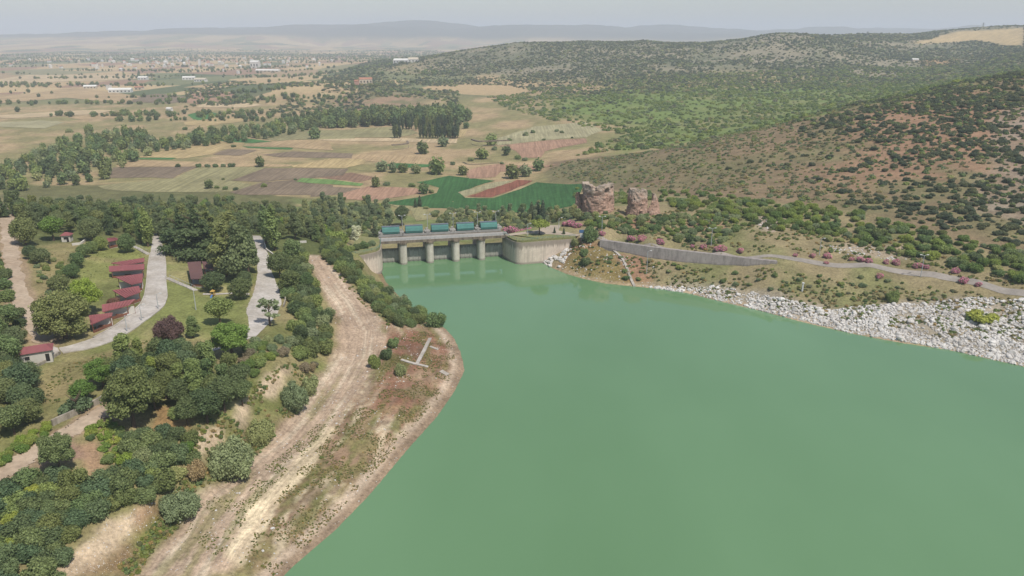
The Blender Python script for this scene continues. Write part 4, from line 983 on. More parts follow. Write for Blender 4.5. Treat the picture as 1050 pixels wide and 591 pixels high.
# road sign, playground, marker post
p = hit(596.5, 247); o = empty('road_sign', p); tag(o, 'blue and white square sign beside the bright round bush', 'sign')
MB().tube((0,0,-.3),(0,0,5.0),.08,n=6).build('pole', M_GREYP, o); MB().box(-1.3,1.3,-.1,-.04,3.7,5.2).build('blue_panel', M_BLUE, o); MB().box(-.9,.9,-.1,-.04,1.5,3.5).build('white_panel', M_WHITE, o)
p = hit(218.5, 304); o = empty('playground_frame', p); o.scale = (.62,)*3; tag(o, 'small yellow playground frame with a blue slide', 'playground')
for x, y in ((-1,-1),(1,-1),(-1,1),(1,1)): MB().tube((x,y,-.2),(x*.9,y*.9,3.0),.14,n=6).build('post', M_YEL, o)
MB().box(-1,1,-1,1,1.3,1.45).build('platform', M_YEL, o); MB().add([(-.5,-1.1,1.4),(.5,-1.1,1.4),(.5,-3.6,.2),(-.5,-3.6,.2),(-.5,-1.1,1.25),(.5,-1.1,1.25),(.5,-3.6,.05),(-.5,-3.6,.05)],[(0,3,2,1),(4,5,6,7),(0,1,5,4),(1,2,6,5),(2,3,7,6),(3,0,4,7)]).build('slide', M_BLUE, o)
MB().add([(-1.2,-1.2,3),(1.2,-1.2,3),(1.2,1.2,3),(-1.2,1.2,3),(0,0,4)],[(0,1,4),(1,2,4),(2,3,4),(3,0,4),(0,3,2,1)]).build('roof', M_YEL, o)
p = hit(822.5, 299); o = empty('marker_post', p); tag(o, 'white marker post standing on the scrubby far slope', 'post')
MB().box(-.25,.25,-.25,.25,-.4,3.2).build('shaft', M_WHITE, o); MB().box(-.4,.4,-.4,.4,3.2,3.6).build('cap', M_WHITE, o)
# pylons on the skyline
def pylon(u, y, h, lab):
    z = 0; x = (u-U0)/FPX*y*CP
    for _ in range(3): z = ground(x, y); x = at_y(u, y, z)[0]
    o = empty('power_pylon', (x, y, z)); tag(o, lab, 'pylon')
    w0 = h*.10
    for sx in (-1,1):
        for sy in (-1,1): MB().tube((sx*w0,sy*w0,-1),(sx*w0*.15,sy*w0*.15,h),.35,.3,5).build('leg', M_STEEL, o)
    for f, wd in ((.7,.2),(.82,.26),(.94,.18)): MB().box(-h*wd,h*wd,-.4,.4,h*f,h*f+.7).build('cross_arm', M_STEEL, o)
    for f in (.2,.4,.6): 
        w_ = w0*(1-.85*f); MB().box(-w_,w_,-w_,-w_+.3,h*f,h*f+.3).box(-w_,w_,w_-.3,w_,h*f,h*f+.3).build('brace', M_STEEL, o)
pylon(1007, 2880, 30, 'tall power pylon on the skyline above the straw fields'); pylon(889, 2320, 16, 'small distant pylon on the ridge skyline')
# farm sheds and houses of the plain
M_RTILE = surf('far_tile_roof', C(186,130,104), 0.15, 0.2, 0.8, None, 0, space='obj'); M_FARW = surf('far_white_wall', C(236,232,222), 0.06, 0.2, 0.8, None, 0, space='obj'); M_CREAM = surf('far_cream_wall', C(214,200,176), 0.1, 0.2, 0.8, None, 0, space='obj')
def house(u, v, wpx, h, ly, label, wall, roof, group=None, name='farm_building', rz=None, cat='building', flat=False):
    p = hit(u, v); k = depth(p)/FPX; lx = wpx*k; o = empty(name, p, random.uniform(-.3,.3) if rz is None else rz); tag(o, label, cat, group)
    MB().box(-lx/2, lx/2, -ly/2, ly/2, -2, h).build('wall', wall, o)
    e = .4
    if flat: MB().box(-lx/2-e, lx/2+e, -ly/2-e, ly/2+e, h+.01, h+.5).build('roof', roof, o)
    else: MB().add([(-lx/2-e,-ly/2-e,h),(lx/2+e,-ly/2-e,h),(lx/2+e,ly/2+e,h),(-lx/2-e,ly/2+e,h),(-lx/2-e,0,h+ly*.25),(lx/2+e,0,h+ly*.25)],[(0,1,5,4),(2,3,4,5),(1,2,5),(3,0,4),(0,3,2,1)]).build('roof', roof, o)
    if wpx > 6 and not name.startswith('town'):
        n = int(min(6, wpx/3)); 
        for i in range(n): MB().box(-lx/2+lx*(i+.3)/n, -lx/2+lx*(i+.7)/n, -ly/2-.15, -ly/2+.05, h*.3, h*.7).build('window', M_DARK, o)
    return o
for u, v, w_, h, ly, lab, wa, ro, fl in [(124,95,22,6,14,'longest white farm shed on the plain',M_FARW,M_FARW,False),(112,92,4,9,8,'white silo block beside the long farm shed',M_FARW,M_FARW,True),(143,92.5,8,6,10,'pink roofed farm building right of the long shed',M_CREAM,M_RTILE,False),
     (93,91,12,5,12,'low cream farm shed left of the white silo',M_CREAM,M_FARW,False),(147,82,9,6,14,'pale farm building behind the long shed',M_FARW,M_FARW,False),(194,82,12,6,14,'white farm shed at the left of the hamlet',M_FARW,M_FARW,False),(206,84,12,6,14,'white farm shed at the right of the hamlet',M_FARW,M_CREAM,False),
     (174,114,5,4,7,'small white farmhouse in the riverside trees',M_FARW,M_FARW,False),(262,70,9,22,20,'large white domed building on the far plain',M_FARW,M_FARW,False),(275,74,26,5,16,'long low wall of sheds below the white domed building',M_CREAM,M_FARW,False),
     (375,86,13,9,14,'orange roofed farmhouse on the low hill',M_CREAM,M_RTILE,False),(366,88,4,9,8,'pink farm annex left of the orange roofed farmhouse',surf('far_pink_wall',C(206,160,140),.1,.2,.8,None,0,space='obj'),M_RTILE,False),(205,68,2.2,26,8,'white chimney tower left of the domed building',M_FARW,M_FARW,True),
     (412,65,16,8,20,'long white depot at the foot of the far hills',M_FARW,M_FARW,False),(424,64,10,8,20,'second white depot right of the long depot',M_FARW,M_CREAM,False),(938,63,6,4,10,'pale roofed barn in the hollow of the far hill',M_CREAM,M_FARW,False)]:
    house(u, v, w_, h, ly, lab, wa, ro, None, flat=fl)
rr = random.Random(5)
for i in range(105):
    u = rr.gauss(185, 75); v = 60+abs(rr.gauss(0, 5.5))+rr.random()*3
    if not 5 < u < 345: continue
    house(u, v, rr.uniform(1.2, 3.2), rr.uniform(6,12), rr.uniform(8,14), 'tiny pale house of the distant town', rr.choice([M_FARW,M_CREAM,M_FARW]), rr.choice([M_RTILE,M_CREAM,M_FARW,M_RTILE]), 'houses of the distant town', 'town_house', cat='house')
for i, (u, v) in enumerate([(40,21),(35,0)][:0]): pass

# ------------------------------------------------------------------ boulders on the far shore
M_ROCK = surf('pale_limestone', C(226,221,213), 0.4, 0.9, 0.9, C(198,191,182), 0.5)
rock_me = []
for s in range(7):
    bm = bmesh.new(); bmesh.ops.create_icosphere(bm, subdivisions=2 if s < 4 else 1, radius=1.0); r_ = random.Random(s)
    pl = [(Vector((r_.gauss(0,1), r_.gauss(0,1), r_.gauss(0,1))).normalized(), r_.uniform(.55,.9)) for _ in range(9)]
    sc_ = Vector((r_.uniform(.8,1.3), r_.uniform(.7,1.1), r_.uniform(.55,.8)))
    for v in bm.verts:
        c = v.co.copy()
        for n_, d_ in pl:
            k = c.dot(n_)-d_
            if k > 0: c -= n_*k
        v.co = Vector((c.x*sc_.x, c.y*sc_.y, c.z*sc_.z))
    me = bpy.data.meshes.new('boulder'); bm.to_mesh(me); bm.free(); me.materials.append(M_ROCK); rock_me.append(me)
rock_poly = hits([(655,293),(700,294),(740,293),(790,304),(850,318),(890,314),(930,312),(970,308),(1010,305),(1075,312),(1085,384),(1050,376),(971,358.6),(875,342.6),(778,318.4),(705,300.7)])
xs = [p[0] for p in rock_poly]; ys = [p[1] for p in rock_poly]
rx = RNG.uniform(min(xs), max(xs), 64000); ry = RNG.uniform(min(ys), max(ys), 64000)
dens = vnoise(rx, ry, 9, 201, 3); sdr = sdist(rx, ry, rock_poly); shd = seg_dist(rx, ry, [(p[0],p[1]) for p in right_shore], closed=False)
rightness = sstep(60, 150, rx)
ok = (sdr > 0) & (dens*0.9 + 0.30*sstep(14, 2, shd) + 0.25*rightness + RNG.uniform(-.18,.18,64000) > 0.62)
rx, ry = rx[ok], ry[ok]; rs = RNG.lognormal(-1.18, 0.52, len(rx)).clip(.13, 1.5)
rp2 = hits([(556,270),(566,262),(578,254),(588,246),(594,247),(588,258),(580,268),(572,276),(564,274)])
qx = RNG.uniform(min(p[0] for p in rp2), max(p[0] for p in rp2), 900); qy = RNG.uniform(min(p[1] for p in rp2), max(p[1] for p in rp2), 900); k = (sdist(qx, qy, rp2) > 0) & (vnoise(qx, qy, 5, 202, 2) > .4)
rx = np.concatenate([rx, qx[k]]); ry = np.concatenate([ry, qy[k]]); rs = np.concatenate([rs, RNG.lognormal(-0.5, 0.3, k.sum()).clip(.3,1.3)])
kk = np.arange(len(rx)) % 3 == 0
lx_ = RNG.uniform(-60, -5, 4000); ly_ = RNG.uniform(110, 300, 4000)   # small stones on the near beach
print('rocks', len(rx))
rz_ = hmesh(rx, ry); order = np.argsort(-rs/(ry+50))
GN_ROCK = []
for n_, i in enumerate(order):
    if n_ < 290:
        o = obj('boulder', rock_me[n_ % 4], None, (rx[i], ry[i], rz_[i]+rs[i]*.12)); o.scale = (rs[i],)*3; o.rotation_euler = (rr.uniform(-.3,.3), rr.uniform(-.3,.3), rr.uniform(0,6.28))
        tag(o, 'pale limestone boulder in the rock slope along the far shore', 'boulder', 'boulders of the far shore rock slope')
    else: GN_ROCK.append((rx[i], ry[i], rz_[i]+rs[i]*.1, rs[i]))
print('things done')
# ------------------------------------------------------------------ plants
def leaf_mat(name, col, col2=None, trans=0.38, flower=None, ffrac=0.0):
    m, nt, b = new_mat(name)
    a = nd(nt, 'ShaderNodeAttribute', attribute_name='leaf').outputs['Fac']; oi = nt.nodes.new('ShaderNodeObjectInfo').outputs['Random']
    col2 = col*1.5+np.array([.01,.01,0]) if col2 is None else col2
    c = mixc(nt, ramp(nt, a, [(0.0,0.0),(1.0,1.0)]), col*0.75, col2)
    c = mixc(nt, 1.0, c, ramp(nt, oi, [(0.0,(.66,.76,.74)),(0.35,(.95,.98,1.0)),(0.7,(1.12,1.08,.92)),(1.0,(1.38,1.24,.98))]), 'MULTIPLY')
    if flower is not None:
        fa = nd(nt, 'ShaderNodeAttribute', attribute_name='bloom').outputs['Fac']
        c = mixc(nt, ramp(nt, fa, [(ffrac-.01,1.0),(ffrac+.01,0.0)]), c, flower)
    L(nt, c, b.inputs['Base Color']); b.inputs['Roughness'].default_value = 0.6; b.inputs['Specular IOR Level'].default_value = 0.2
    t = nt.nodes.new('ShaderNodeBsdfTranslucent'); L(nt, c, t.inputs['Color']); mx_ = nt.nodes.new('ShaderNodeMixShader'); mx_.inputs[0].default_value = trans
    L(nt, b.outputs[0], mx_.inputs[1]); L(nt, t.outputs[0], mx_.inputs[2]); L(nt, mx_.outputs[0], nt.nodes['Material Output'].inputs['Surface']); return m
K = 1.66
LM = {'dark': leaf_mat('leaves_dark_green', C(82,91,60,K)), 'mid': leaf_mat('leaves_mid_green', C(96,108,68,K)), 'bright': leaf_mat('leaves_bright_green', C(114,134,66,1.22)), 'olive': leaf_mat('leaves_grey_olive', C(112,118,86,K)),
      'pine': leaf_mat('needles_olive', C(93,100,68,K)), 'blue': leaf_mat('leaves_blue_green', C(84,96,68,K)), 'purple': leaf_mat('leaves_purple', C(88,68,64,K)), 'lime': leaf_mat('leaves_yellow_green', C(132,142,74,1.22)),
      'silver': leaf_mat('leaves_silver', C(160,162,146,K)), 'maquis': leaf_mat('leaves_maquis', C(74,80,62,K)), 'heath': leaf_mat('leaves_dry_heath', C(112,108,82,K)), 'scrubgreen': leaf_mat('leaves_scrub', C(112,126,68,1.22)),
      'oleander': leaf_mat('leaves_oleander', C(92,104,70,K), None, .2, C(232,142,174,.95), 0.58), 'cypress': leaf_mat('needles_cypress', C(62,72,55,K)), 'weed': leaf_mat('weeds_olive', C(136,130,88,.95)), 'weedgreen': leaf_mat('weeds_green', C(116,126,70,.95)), 'weeddry': leaf_mat('weeds_dry', C(164,146,108,.95)), 'brown': leaf_mat('leaves_brownish', C(116,104,84,K))}
M_BARK = surf('bark', C(112,94,78), 0.3, 3.0, 0.95, C(92,78,66), 0.3, space='obj')
ico_bm = bmesh.new(); bmesh.ops.create_icosphere(ico_bm, subdivisions=1, radius=1.0); ICO_V = np.array([v.co[:] for v in ico_bm.verts]); ICO_F = [tuple(v.index for v in f.verts) for f in ico_bm.faces]; ico_bm.free()
def leaf_cloud(lobes, n, size, seed, core=0.78, up=0.15):
    rg = np.random.default_rng(seed); lobes = np.array(lobes, float); area = (lobes[:,3]*lobes[:,4]+lobes[:,4]*lobes[:,5]+lobes[:,3]*lobes[:,5]); pick = rg.choice(len(lobes), int(n*1.6), p=area/area.sum())
    d = rg.normal(size=(len(pick),3)); d /= np.linalg.norm(d, axis=1)[:,None]; lb_ = lobes[pick]
    P = lb_[:,:3] + d*lb_[:,3:]*(0.80+0.46*rg.random((len(pick),1))**2.2)
    keep = P[:,2] > 0.02
    for j, l in enumerate(lobes):
        q = (P-l[:3])/l[3:]; keep &= ~(((q**2).sum(1) < 0.72) & (pick != j))
    P, d = P[keep][:n], d[keep][:n]; m_ = len(P)
    nrm = d*0.7 + rg.normal(size=(m_,3))*0.5 + np.array([0,0,up+.15]); nrm /= np.linalg.norm(nrm, axis=1)[:,None]
    t = np.cross(nrm, rg.normal(size=(m_,3))); t /= np.linalg.norm(t, axis=1)[:,None]; bt = np.cross(nrm, t); s = size*(0.6+0.8*rg.random((m_,1)))
    V = np.stack([P-t*s, P-bt*s*.75+nrm*s*.15, P+t*s, P+bt*s*.75-nrm*s*.1], 1).reshape(-1,3); F = np.arange(m_*4).reshape(-1,4)
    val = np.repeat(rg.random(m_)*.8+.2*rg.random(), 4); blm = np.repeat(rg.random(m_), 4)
    fl = [tuple(f) for f in F]; Vl = [V]; base = m_*4
    if core:
        for l in lobes:
            Vl.append(l[:3]+ICO_V*l[3:]*core); fl += [tuple(i+base for i in f) for f in ICO_F]; base += len(ICO_V)
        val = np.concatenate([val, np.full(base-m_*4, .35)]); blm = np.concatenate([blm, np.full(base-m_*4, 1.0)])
    return np.concatenate(Vl), fl, val, blm
def crown_mesh(name, spec, mat):
    V, F, val, blm = spec; me = bpy.data.meshes.new(name); me.from_pydata(V.tolist(), [], F); me.materials.append(mat)
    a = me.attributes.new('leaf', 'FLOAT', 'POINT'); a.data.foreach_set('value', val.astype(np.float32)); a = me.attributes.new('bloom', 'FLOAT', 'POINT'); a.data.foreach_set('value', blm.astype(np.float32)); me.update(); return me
def lobes_for(kind, seed):
    r = random.Random(seed*31+hash(kind) % 7 if False else seed*31+len(kind)); Lb = []
    if kind == 'broad':
        Lb.append((0,0,1.35,.62,.62,.62))
        for i in range(11):
            a = r.uniform(0,6.28); e = r.uniform(-.5,1.2); q = r.uniform(.42,.62); s = r.uniform(.28,.44); Lb.append((q*math.cos(a)*math.cos(e), q*math.sin(a)*math.cos(e), 1.3+q*math.sin(e)*1.1, s, s, s*.85))
    elif kind == 'round':
        Lb.append((0,0,1.05,.84,.84,.74))
        for i in range(20):
            a = r.uniform(0,6.28); e = r.uniform(-.8,1.4); s = r.uniform(.2,.32); Lb.append((.74*math.cos(a)*math.cos(e), .74*math.sin(a)*math.cos(e), 1.05+.62*math.sin(e), s, s, s*.85))
    elif kind == 'pine':
        for i in range(17):
            h = (i+.5)/17; w_ = (1-h)**.65*.62*(.7+.5*r.random()) if h > .12 else .5; a = r.uniform(0,6.28); s = (.42-.25*h)*r.uniform(.8,1.2); Lb.append((w_*math.cos(a), w_*math.sin(a), .7+h*2.1, s, s, s*.75))
        Lb.append((0,0,1.4,.35,.35,.8)); Lb.append((0,0,2.3,.22,.22,.5))
    elif kind == 'conifer':
        for t in range(8):
            h = t/7; w_ = (1-h)*.66+.04
            for j in range(max(1, int(6*(1-h)+1))):
                a = r.uniform(0,6.28); s = .34*(1-h)+.13; q = w_*r.uniform(.8,1.1); Lb.append((q*math.cos(a), q*math.sin(a), .45+h*2.5, s, s, s*.55))
            Lb.append((0,0,.45+h*2.5,.3*(1-h)+.08,.3*(1-h)+.08,.3))
    elif kind == 'poplar':
        for i in range(20):
            h = (i+.5)/20; w_ = .34*math.sin(math.pi*min(1,h*.9+.12))**.6; a = r.uniform(0,6.28); s = .42*math.sin(math.pi*min(.97,h*.85+.15))+.15; Lb.append((w_*math.cos(a), w_*math.sin(a), .8+h*5.2, s, s, s*1.3))
    elif kind == 'cypress':
        for i in range(14):
            h = (i+.5)/14; s = .75*(1-h)**.8+.12; a = r.uniform(0,6.28); Lb.append((.25*(1-h)*math.cos(a), .25*(1-h)*math.sin(a), .3+h*3.6, s, s, s*.8+.15))
    elif kind == 'bigshrub':
        Lb.append((0,0,.42,.6,.6,.45))
        for i in range(34):
            a = r.uniform(0,6.28); q = .72*math.sqrt(r.random()); s = r.uniform(.15,.27); Lb.append((q*math.cos(a), q*math.sin(a), (1-q*q*.9)*r.uniform(.45,.95)*.85+.1, s, s, s*.85))
    elif kind in ('bigbroad', 'biground'):
        f_ = 1.0 if kind == 'bigbroad' else .9; Lb.append((0,0,1.25,.62,.62,.55))
        for i in range(44):
            a = r.uniform(0,6.28); e = math.asin(r.uniform(-.55 if kind == 'bigbroad' else -.98,1)); q = r.uniform(.62,.82) if kind == 'biground' else r.uniform(.45,.82); s = r.uniform(.15,.28); Lb.append((q*math.cos(a)*math.cos(e), q*math.sin(a)*math.cos(e), (1.15 if kind == 'bigbroad' else 1.0)*f_+q*math.sin(e)*.95*f_, s, s, s*.85))
    elif kind == 'shrub':
        Lb.append((0,0,.42,.62,.62,.5))
        for i in range(9):
            a = r.uniform(0,6.28); q = r.uniform(.3,.66); s = r.uniform(.26,.42); Lb.append((q*math.cos(a), q*math.sin(a), r.uniform(.25,.75), s, s, s*.9))
    elif kind == 'tall':
        for i in range(15):
            h = r.random(); a = r.uniform(0,6.28); q = r.uniform(.1,.55)*(1-.5*h); s = r.uniform(.3,.45)*(1-.3*h); Lb.append((q*math.cos(a), q*math.sin(a), .7+h*1.9, s, s, s*1.05))
    elif kind == 'umbrella':
        for i in range(14):
            a = r.uniform(0,6.28); q = .75*math.sqrt(r.random()); s = r.uniform(.26,.36); Lb.append((q*math.cos(a), q*math.sin(a), .95-.32*q*q+r.uniform(-.03,.05), s, s, s*.55))
    elif kind == 'sparse':
        for i in range(16):
            a = r.uniform(0,6.28); h = r.random(); q = r.uniform(.25,.85)*(1-.6*abs(h-.35)); s = r.uniform(.14,.24); Lb.append((q*math.cos(a), q*math.sin(a), .9+h*1.5, s, s, s*.8))
    elif kind == 'spread':
        for i in range(12):
            a = r.uniform(0,6.28); q = .72*math.sqrt(r.random()); s = r.uniform(.22,.34); Lb.append((q*math.cos(a), q*math.sin(a), .22+r.uniform(0,.12), s, s, s*.6))
    elif kind == 'low':
        Lb.append((0,0,.35,.85,.85,.55)); Lb.append((.4,.2,.4,.5,.5,.45)); Lb.append((-.35,-.3,.45,.5,.5,.45))
    elif kind == 'fartree':
        Lb.append((0,0,1.1,.7,.7,.75)); Lb.append((.4,.25,.9,.5,.5,.55)); Lb.append((-.4,-.2,1.0,.5,.5,.6)); Lb.append((0,.1,.4,.6,.6,.4))
    return Lb
NL = {'bigshrub':9000,'bigbroad':10000,'biground':10000,'broad':4200,'round':4200,'pine':3600,'conifer':3600,'poplar':1700,'cypress':1200,'shrub':3000,'tall':4000,'umbrella':1500,'sparse':700,'spread':1000,'low':170,'fartree':260}
LS = {'bigshrub':.034,'bigbroad':.036,'biground':.034,'broad':.056,'round':.050,'pine':.060,'conifer':.058,'poplar':.11,'cypress':.11,'shrub':.062,'tall':.060,'umbrella':.07,'sparse':.09,'spread':.085,'low':.20,'fartree':.17}
_cr = {}; _spec = {}
def crown(kind, var, mat):
    k = (kind, var, mat)
    if k not in _cr:
        if (kind, var) not in _spec: _spec[(kind, var)] = leaf_cloud(lobes_for(kind, var), NL[kind], LS[kind], var*17+len(kind)*3, 0.72 if kind != 'sparse' else 0)
        _cr[k] = crown_mesh('crown', _spec[(kind, var)], LM[mat])
    return _cr[k]
def trunk_mesh(kind, var):
    k = ('trunk', kind, var)
    if k not in _cr:
        r = random.Random(var); mb = MB(); h = {'bigbroad':1.1,'biground':.8,'broad':1.2,'round':.8,'pine':2.2,'conifer':2.4,'poplar':4.5,'cypress':1.5,'tall':1.8,'umbrella':.8,'sparse':1.8,'fartree':.8}.get(kind, .6)
        p = (0,0,-.15); segs = 4; r0 = .085 if kind not in ('poplar','cypress') else .16
        for i in range(segs):
            q = (p[0]+r.uniform(-.03,.03), p[1]+r.uniform(-.03,.03), h*(i+1)/segs); mb.tube(p, q, r0*(1-.7*i/segs), r0*(1-.7*(i+1)/segs), 7); p = q
        for j in range(5):
            a = r.uniform(0,6.28); z = h*r.uniform(.55,.9); l = .45 if kind not in ('poplar','cypress') else .2; mb.tube((0,0,z), (l*math.cos(a), l*math.sin(a), z+l*.8), r0*.4, r0*.15, 5)
        _cr[k] = mesh_from('trunk', mb.V, mb.F, M_BARK)
    return _cr[k]
NVAR = {'broad':3,'round':2,'pine':3,'conifer':2,'shrub':4,'tall':3,'poplar':2,'low':3,'fartree':3}
prnd = random.Random(3)
def plant(name, kind, mat, p, rad, hs=1.0, desc=None, zone=None, cat='tree', group=None, label=None, trunk=True):
    v = prnd.randrange(NVAR.get(kind, 1)); z = ground(p[0], p[1]) if len(p) < 3 else p[2]; rz = prnd.uniform(0, 6.28); loc = (p[0], p[1], z)
    sc3 = (rad*prnd.uniform(.84,1.16), rad*prnd.uniform(.84,1.16), rad*hs)
    if trunk:
        o = empty(name, loc, rz); c = obj('crown', crown(kind, v, mat), o); c.scale = sc3; t = obj('trunk', trunk_mesh(kind, v), o); t.scale = sc3
    else:
        o = obj(name, crown(kind, v, mat), None, (loc[0], loc[1], z-.08*rad)); o.scale = sc3; o.rotation_euler = (0,0,rz)
    o['category'] = cat
    if group: o['group'] = group
    if label: o['label'] = label
    else: REG.setdefault((desc, zone), []).append(o); o['group'] = group or f'{desc} {zone}'[:60]
    return o
def scatter(poly, spacing, n_try=6000, seed=0, dens=None):
    """points at least SPACING apart inside a world outline"""
    r = np.random.default_rng(seed); xs = [p[0] for p in poly]; ys = [p[1] for p in poly]
    X = r.uniform(min(xs), max(xs), n_try); Y = r.uniform(min(ys), max(ys), n_try); k = sdist(X, Y, poly) > 0
    if dens is not None: k &= dens(X, Y) > r.random(n_try)
    X, Y = X[k], Y[k]; cell = {}; out = []
    for x, y in zip(X, Y):
        i, j = int(x//spacing), int(y//spacing)
        if any((x-a)**2+(y-b)**2 < spacing**2 for di in (-1,0,1) for dj in (-1,0,1) for a, b in cell.get((i+di,j+dj), ())): continue
        cell.setdefault((i,j), []).append((x,y)); out.append((x,y))
    return out
def zone_at(zone, x, y):
    if isinstance(zone, str): return zone
    u = project((x, y, ground(x, y)))[0]
    for lim, z_ in zone:
        if u < lim: return z_
def fill(px, spacing, mix, zone, rad, hs=(.9,1.15), seed=0, n_try=5000, dens=None, group=None):
    """mix: list of (weight, name, kind, material, description, category, trunk)"""
    poly = hits(px); pts = scatter(poly, spacing, n_try, seed, dens); ws = [m_[0] for m_ in mix]; rg = random.Random(seed)
    for x, y in pts:
        m_ = rg.choices(mix, ws)[0]; f = m_[7] if len(m_) > 7 else 1.0
        plant(m_[1], m_[2], m_[3], (x, y), rg.uniform(*rad)*f, rg.uniform(*hs), m_[4], zone_at(zone, x, y), m_[5], group, None, m_[6])
    return len(pts)
def at_px(name, kind, mat, u, v, wpx, label, hpx=None, cat='tree', trunk=True, group=None):
    """(u,v) is where it meets the ground, wpx its width in the photograph, hpx its height"""
    p = hit(u, v); k = depth(p)/FPX; rad = wpx*k/2; nat = {'bigshrub':1.1,'bigbroad':2.0,'biground':1.85,'broad':2.1,'round':1.95,'pine':3.0,'conifer':3.2,'poplar':6.3,'cypress':4.1,'shrub':1.15,'tall':2.9,'umbrella':1.3,'sparse':2.5,'spread':.6,'low':.95}[kind]
    hs = 1.0 if hpx is None else hpx*k/(rad*nat)
    return plant(name, kind, mat, p, rad, hs, None, None, cat, group, label, trunk)

# --- single trees of the park
for a in [('round_pine','round','pine',27,252,28,'large round pine beside the sandy dirt road at the upper edge',30),
  ('round_pine','round','pine',32,266,16,'small round pine near the sandy road, below the large round pine',15),('round_pine','round','pine',43,271,18,'round bushy pine right of the small pine by the sandy road',17),
  ('leafy_tree','broad','bright',55,247,26,'fresh green tree among the upper pines left of the white kiosk',24),('round_pine','round','pine',95,247,23,'broad round pine behind the red kiosk',24),
  ('round_tree','round','mid',131,259,19,'round tree with a dark shadow right of the red kiosk',20),('round_tree','round','mid',104,257,14,'round tree just left of the red kiosk',15),('round_tree','round','mid',95,260,12,'second round tree left of the red kiosk',13),
  ('round_tree','round','mid',87,264,14,'third round tree left of the red kiosk',14),('round_tree','round','mid',80,275,18,'round tree on the slope above the biggest pine',17),('round_tree','round','mid',75,285,15,'small round tree at the slope foot above the biggest pine',15),
  ('round_tree','round','pine',62,298,21,'round bush like tree directly above the biggest pine',17),('round_pine','biground','pine',68,347,51,'biggest dark round pine beside the lowest shelter',52),
  ('leafy_tree','bigbroad','bright',89,323,35,'bright green leafy tree between the biggest pine and the shelters',38),('plum_tree','bigshrub','purple',173,348,36,'large dark purple leaved tree below the park road bend',27),
  ('plum_tree','broad','purple',119,321,15,'small purple leaved tree in front of the red shelters',16),('leafy_tree','tall','mid',198,347,22,'narrow green tree right of the purple tree',25),('leafy_tree','tall','blue',188,361,18,'small dark green tree below the purple tree',16),
  ('ball_tree','round','dark',219,299,26,'clipped dark ball tree beside the playground frame',21),('ball_tree','round','dark',247,307,24,'clipped dark ball tree right of the playground by the road',23),('ball_tree','round','dark',252,293,16,'darker ball tree behind the clipped ball tree by the road',16),
  ('leafy_tree','broad','mid',226,333,28,'green tree on the lawn below the playground',28),('leafy_tree','bigbroad','bright',238,366,42,'brightest green tree at the lower end of the lawn',36),
  ('sparse_tree','sparse','olive',277,334,27,'thin pale tree standing at the broken road',31),
  ('dark_conifer','conifer','dark',186,258,36,'dark layered conifer left of the tallest conifer',46),('dark_conifer','conifer','dark',203,263,50,'tallest dark conifer behind the brown pavilion',58),('dark_conifer','conifer','dark',216,257,36,'dark conifer just right of the tallest conifer',50),
  ('olive_conifer','pine','pine',232,284,34,'olive green pine right of the brown pavilion',62),('olive_conifer','pine','pine',246,288,40,'large olive green pine at the road edge',66),('olive_conifer','pine','pine',255,280,28,'slim olive pine leaning over the second road',52),('olive_conifer','pine','pine',240,268,34,'olive pine rising behind the large olive pine',56),
  ('poplar_tree','poplar','mid',152,253,15,'poplar at the top of the park road',44),('poplar_tree','poplar','mid',145,250,12,'second poplar left of the park road top',40),('poplar_tree','poplar','mid',282,257,20,'tall poplar between the second road and the track',50),('poplar_tree','poplar','mid',273,250,15,'slimmer poplar left of the tall roadside poplar',42),
  ('leafy_tree','broad','mid',300,270,26,'leafy tree in the row beside the track top',24),('leafy_tree','broad','dark',287,285,26,'dark leafy tree on the right of the second road',25),('leafy_tree','broad','dark',297,301,25,'dark leafy tree lower on the right of the second road',24),('leafy_tree','broad','mid',315,297,18,'small leafy tree at the edge of the dirt track',17),
  ('leafy_tree','bigbroad','bright',106,397,38,'bright spreading tree above the dirt road wall',30),('leafy_tree','broad','bright',86,412,26,'smaller bright tree left of the spreading bright tree',22),('juniper','spread','blue',79,421,36,'low blue green juniper by the dirt road wall',13),
  ('leafy_tree','bigbroad','dark',138,438,56,'very large dark tree at the end of the dirt road',64),('leafy_tree','tall','lime',158,395,26,'yellow green tree behind the very large dark tree',32),('leafy_tree','bigbroad','blue',62,483,38,'lone blue green tree beside the lower dirt road',42),
  ('silver_tree','tall','silver',366,253,17,'pale silvery tree at the left end of the dam',23),('dark_conifer','conifer','cypress',384,246,11,'small dark fir beside the silvery tree',20),('leafy_tree','shrub','lime',345,250,30,'yellow green bushy crown at the top of the track',15),
  ('leafy_tree','broad','dark',412,232,15,'dark round tree downstream behind the dam',20)]:
    at_px(a[0], a[1], a[2], a[3], a[4], a[5], a[6], a[7])
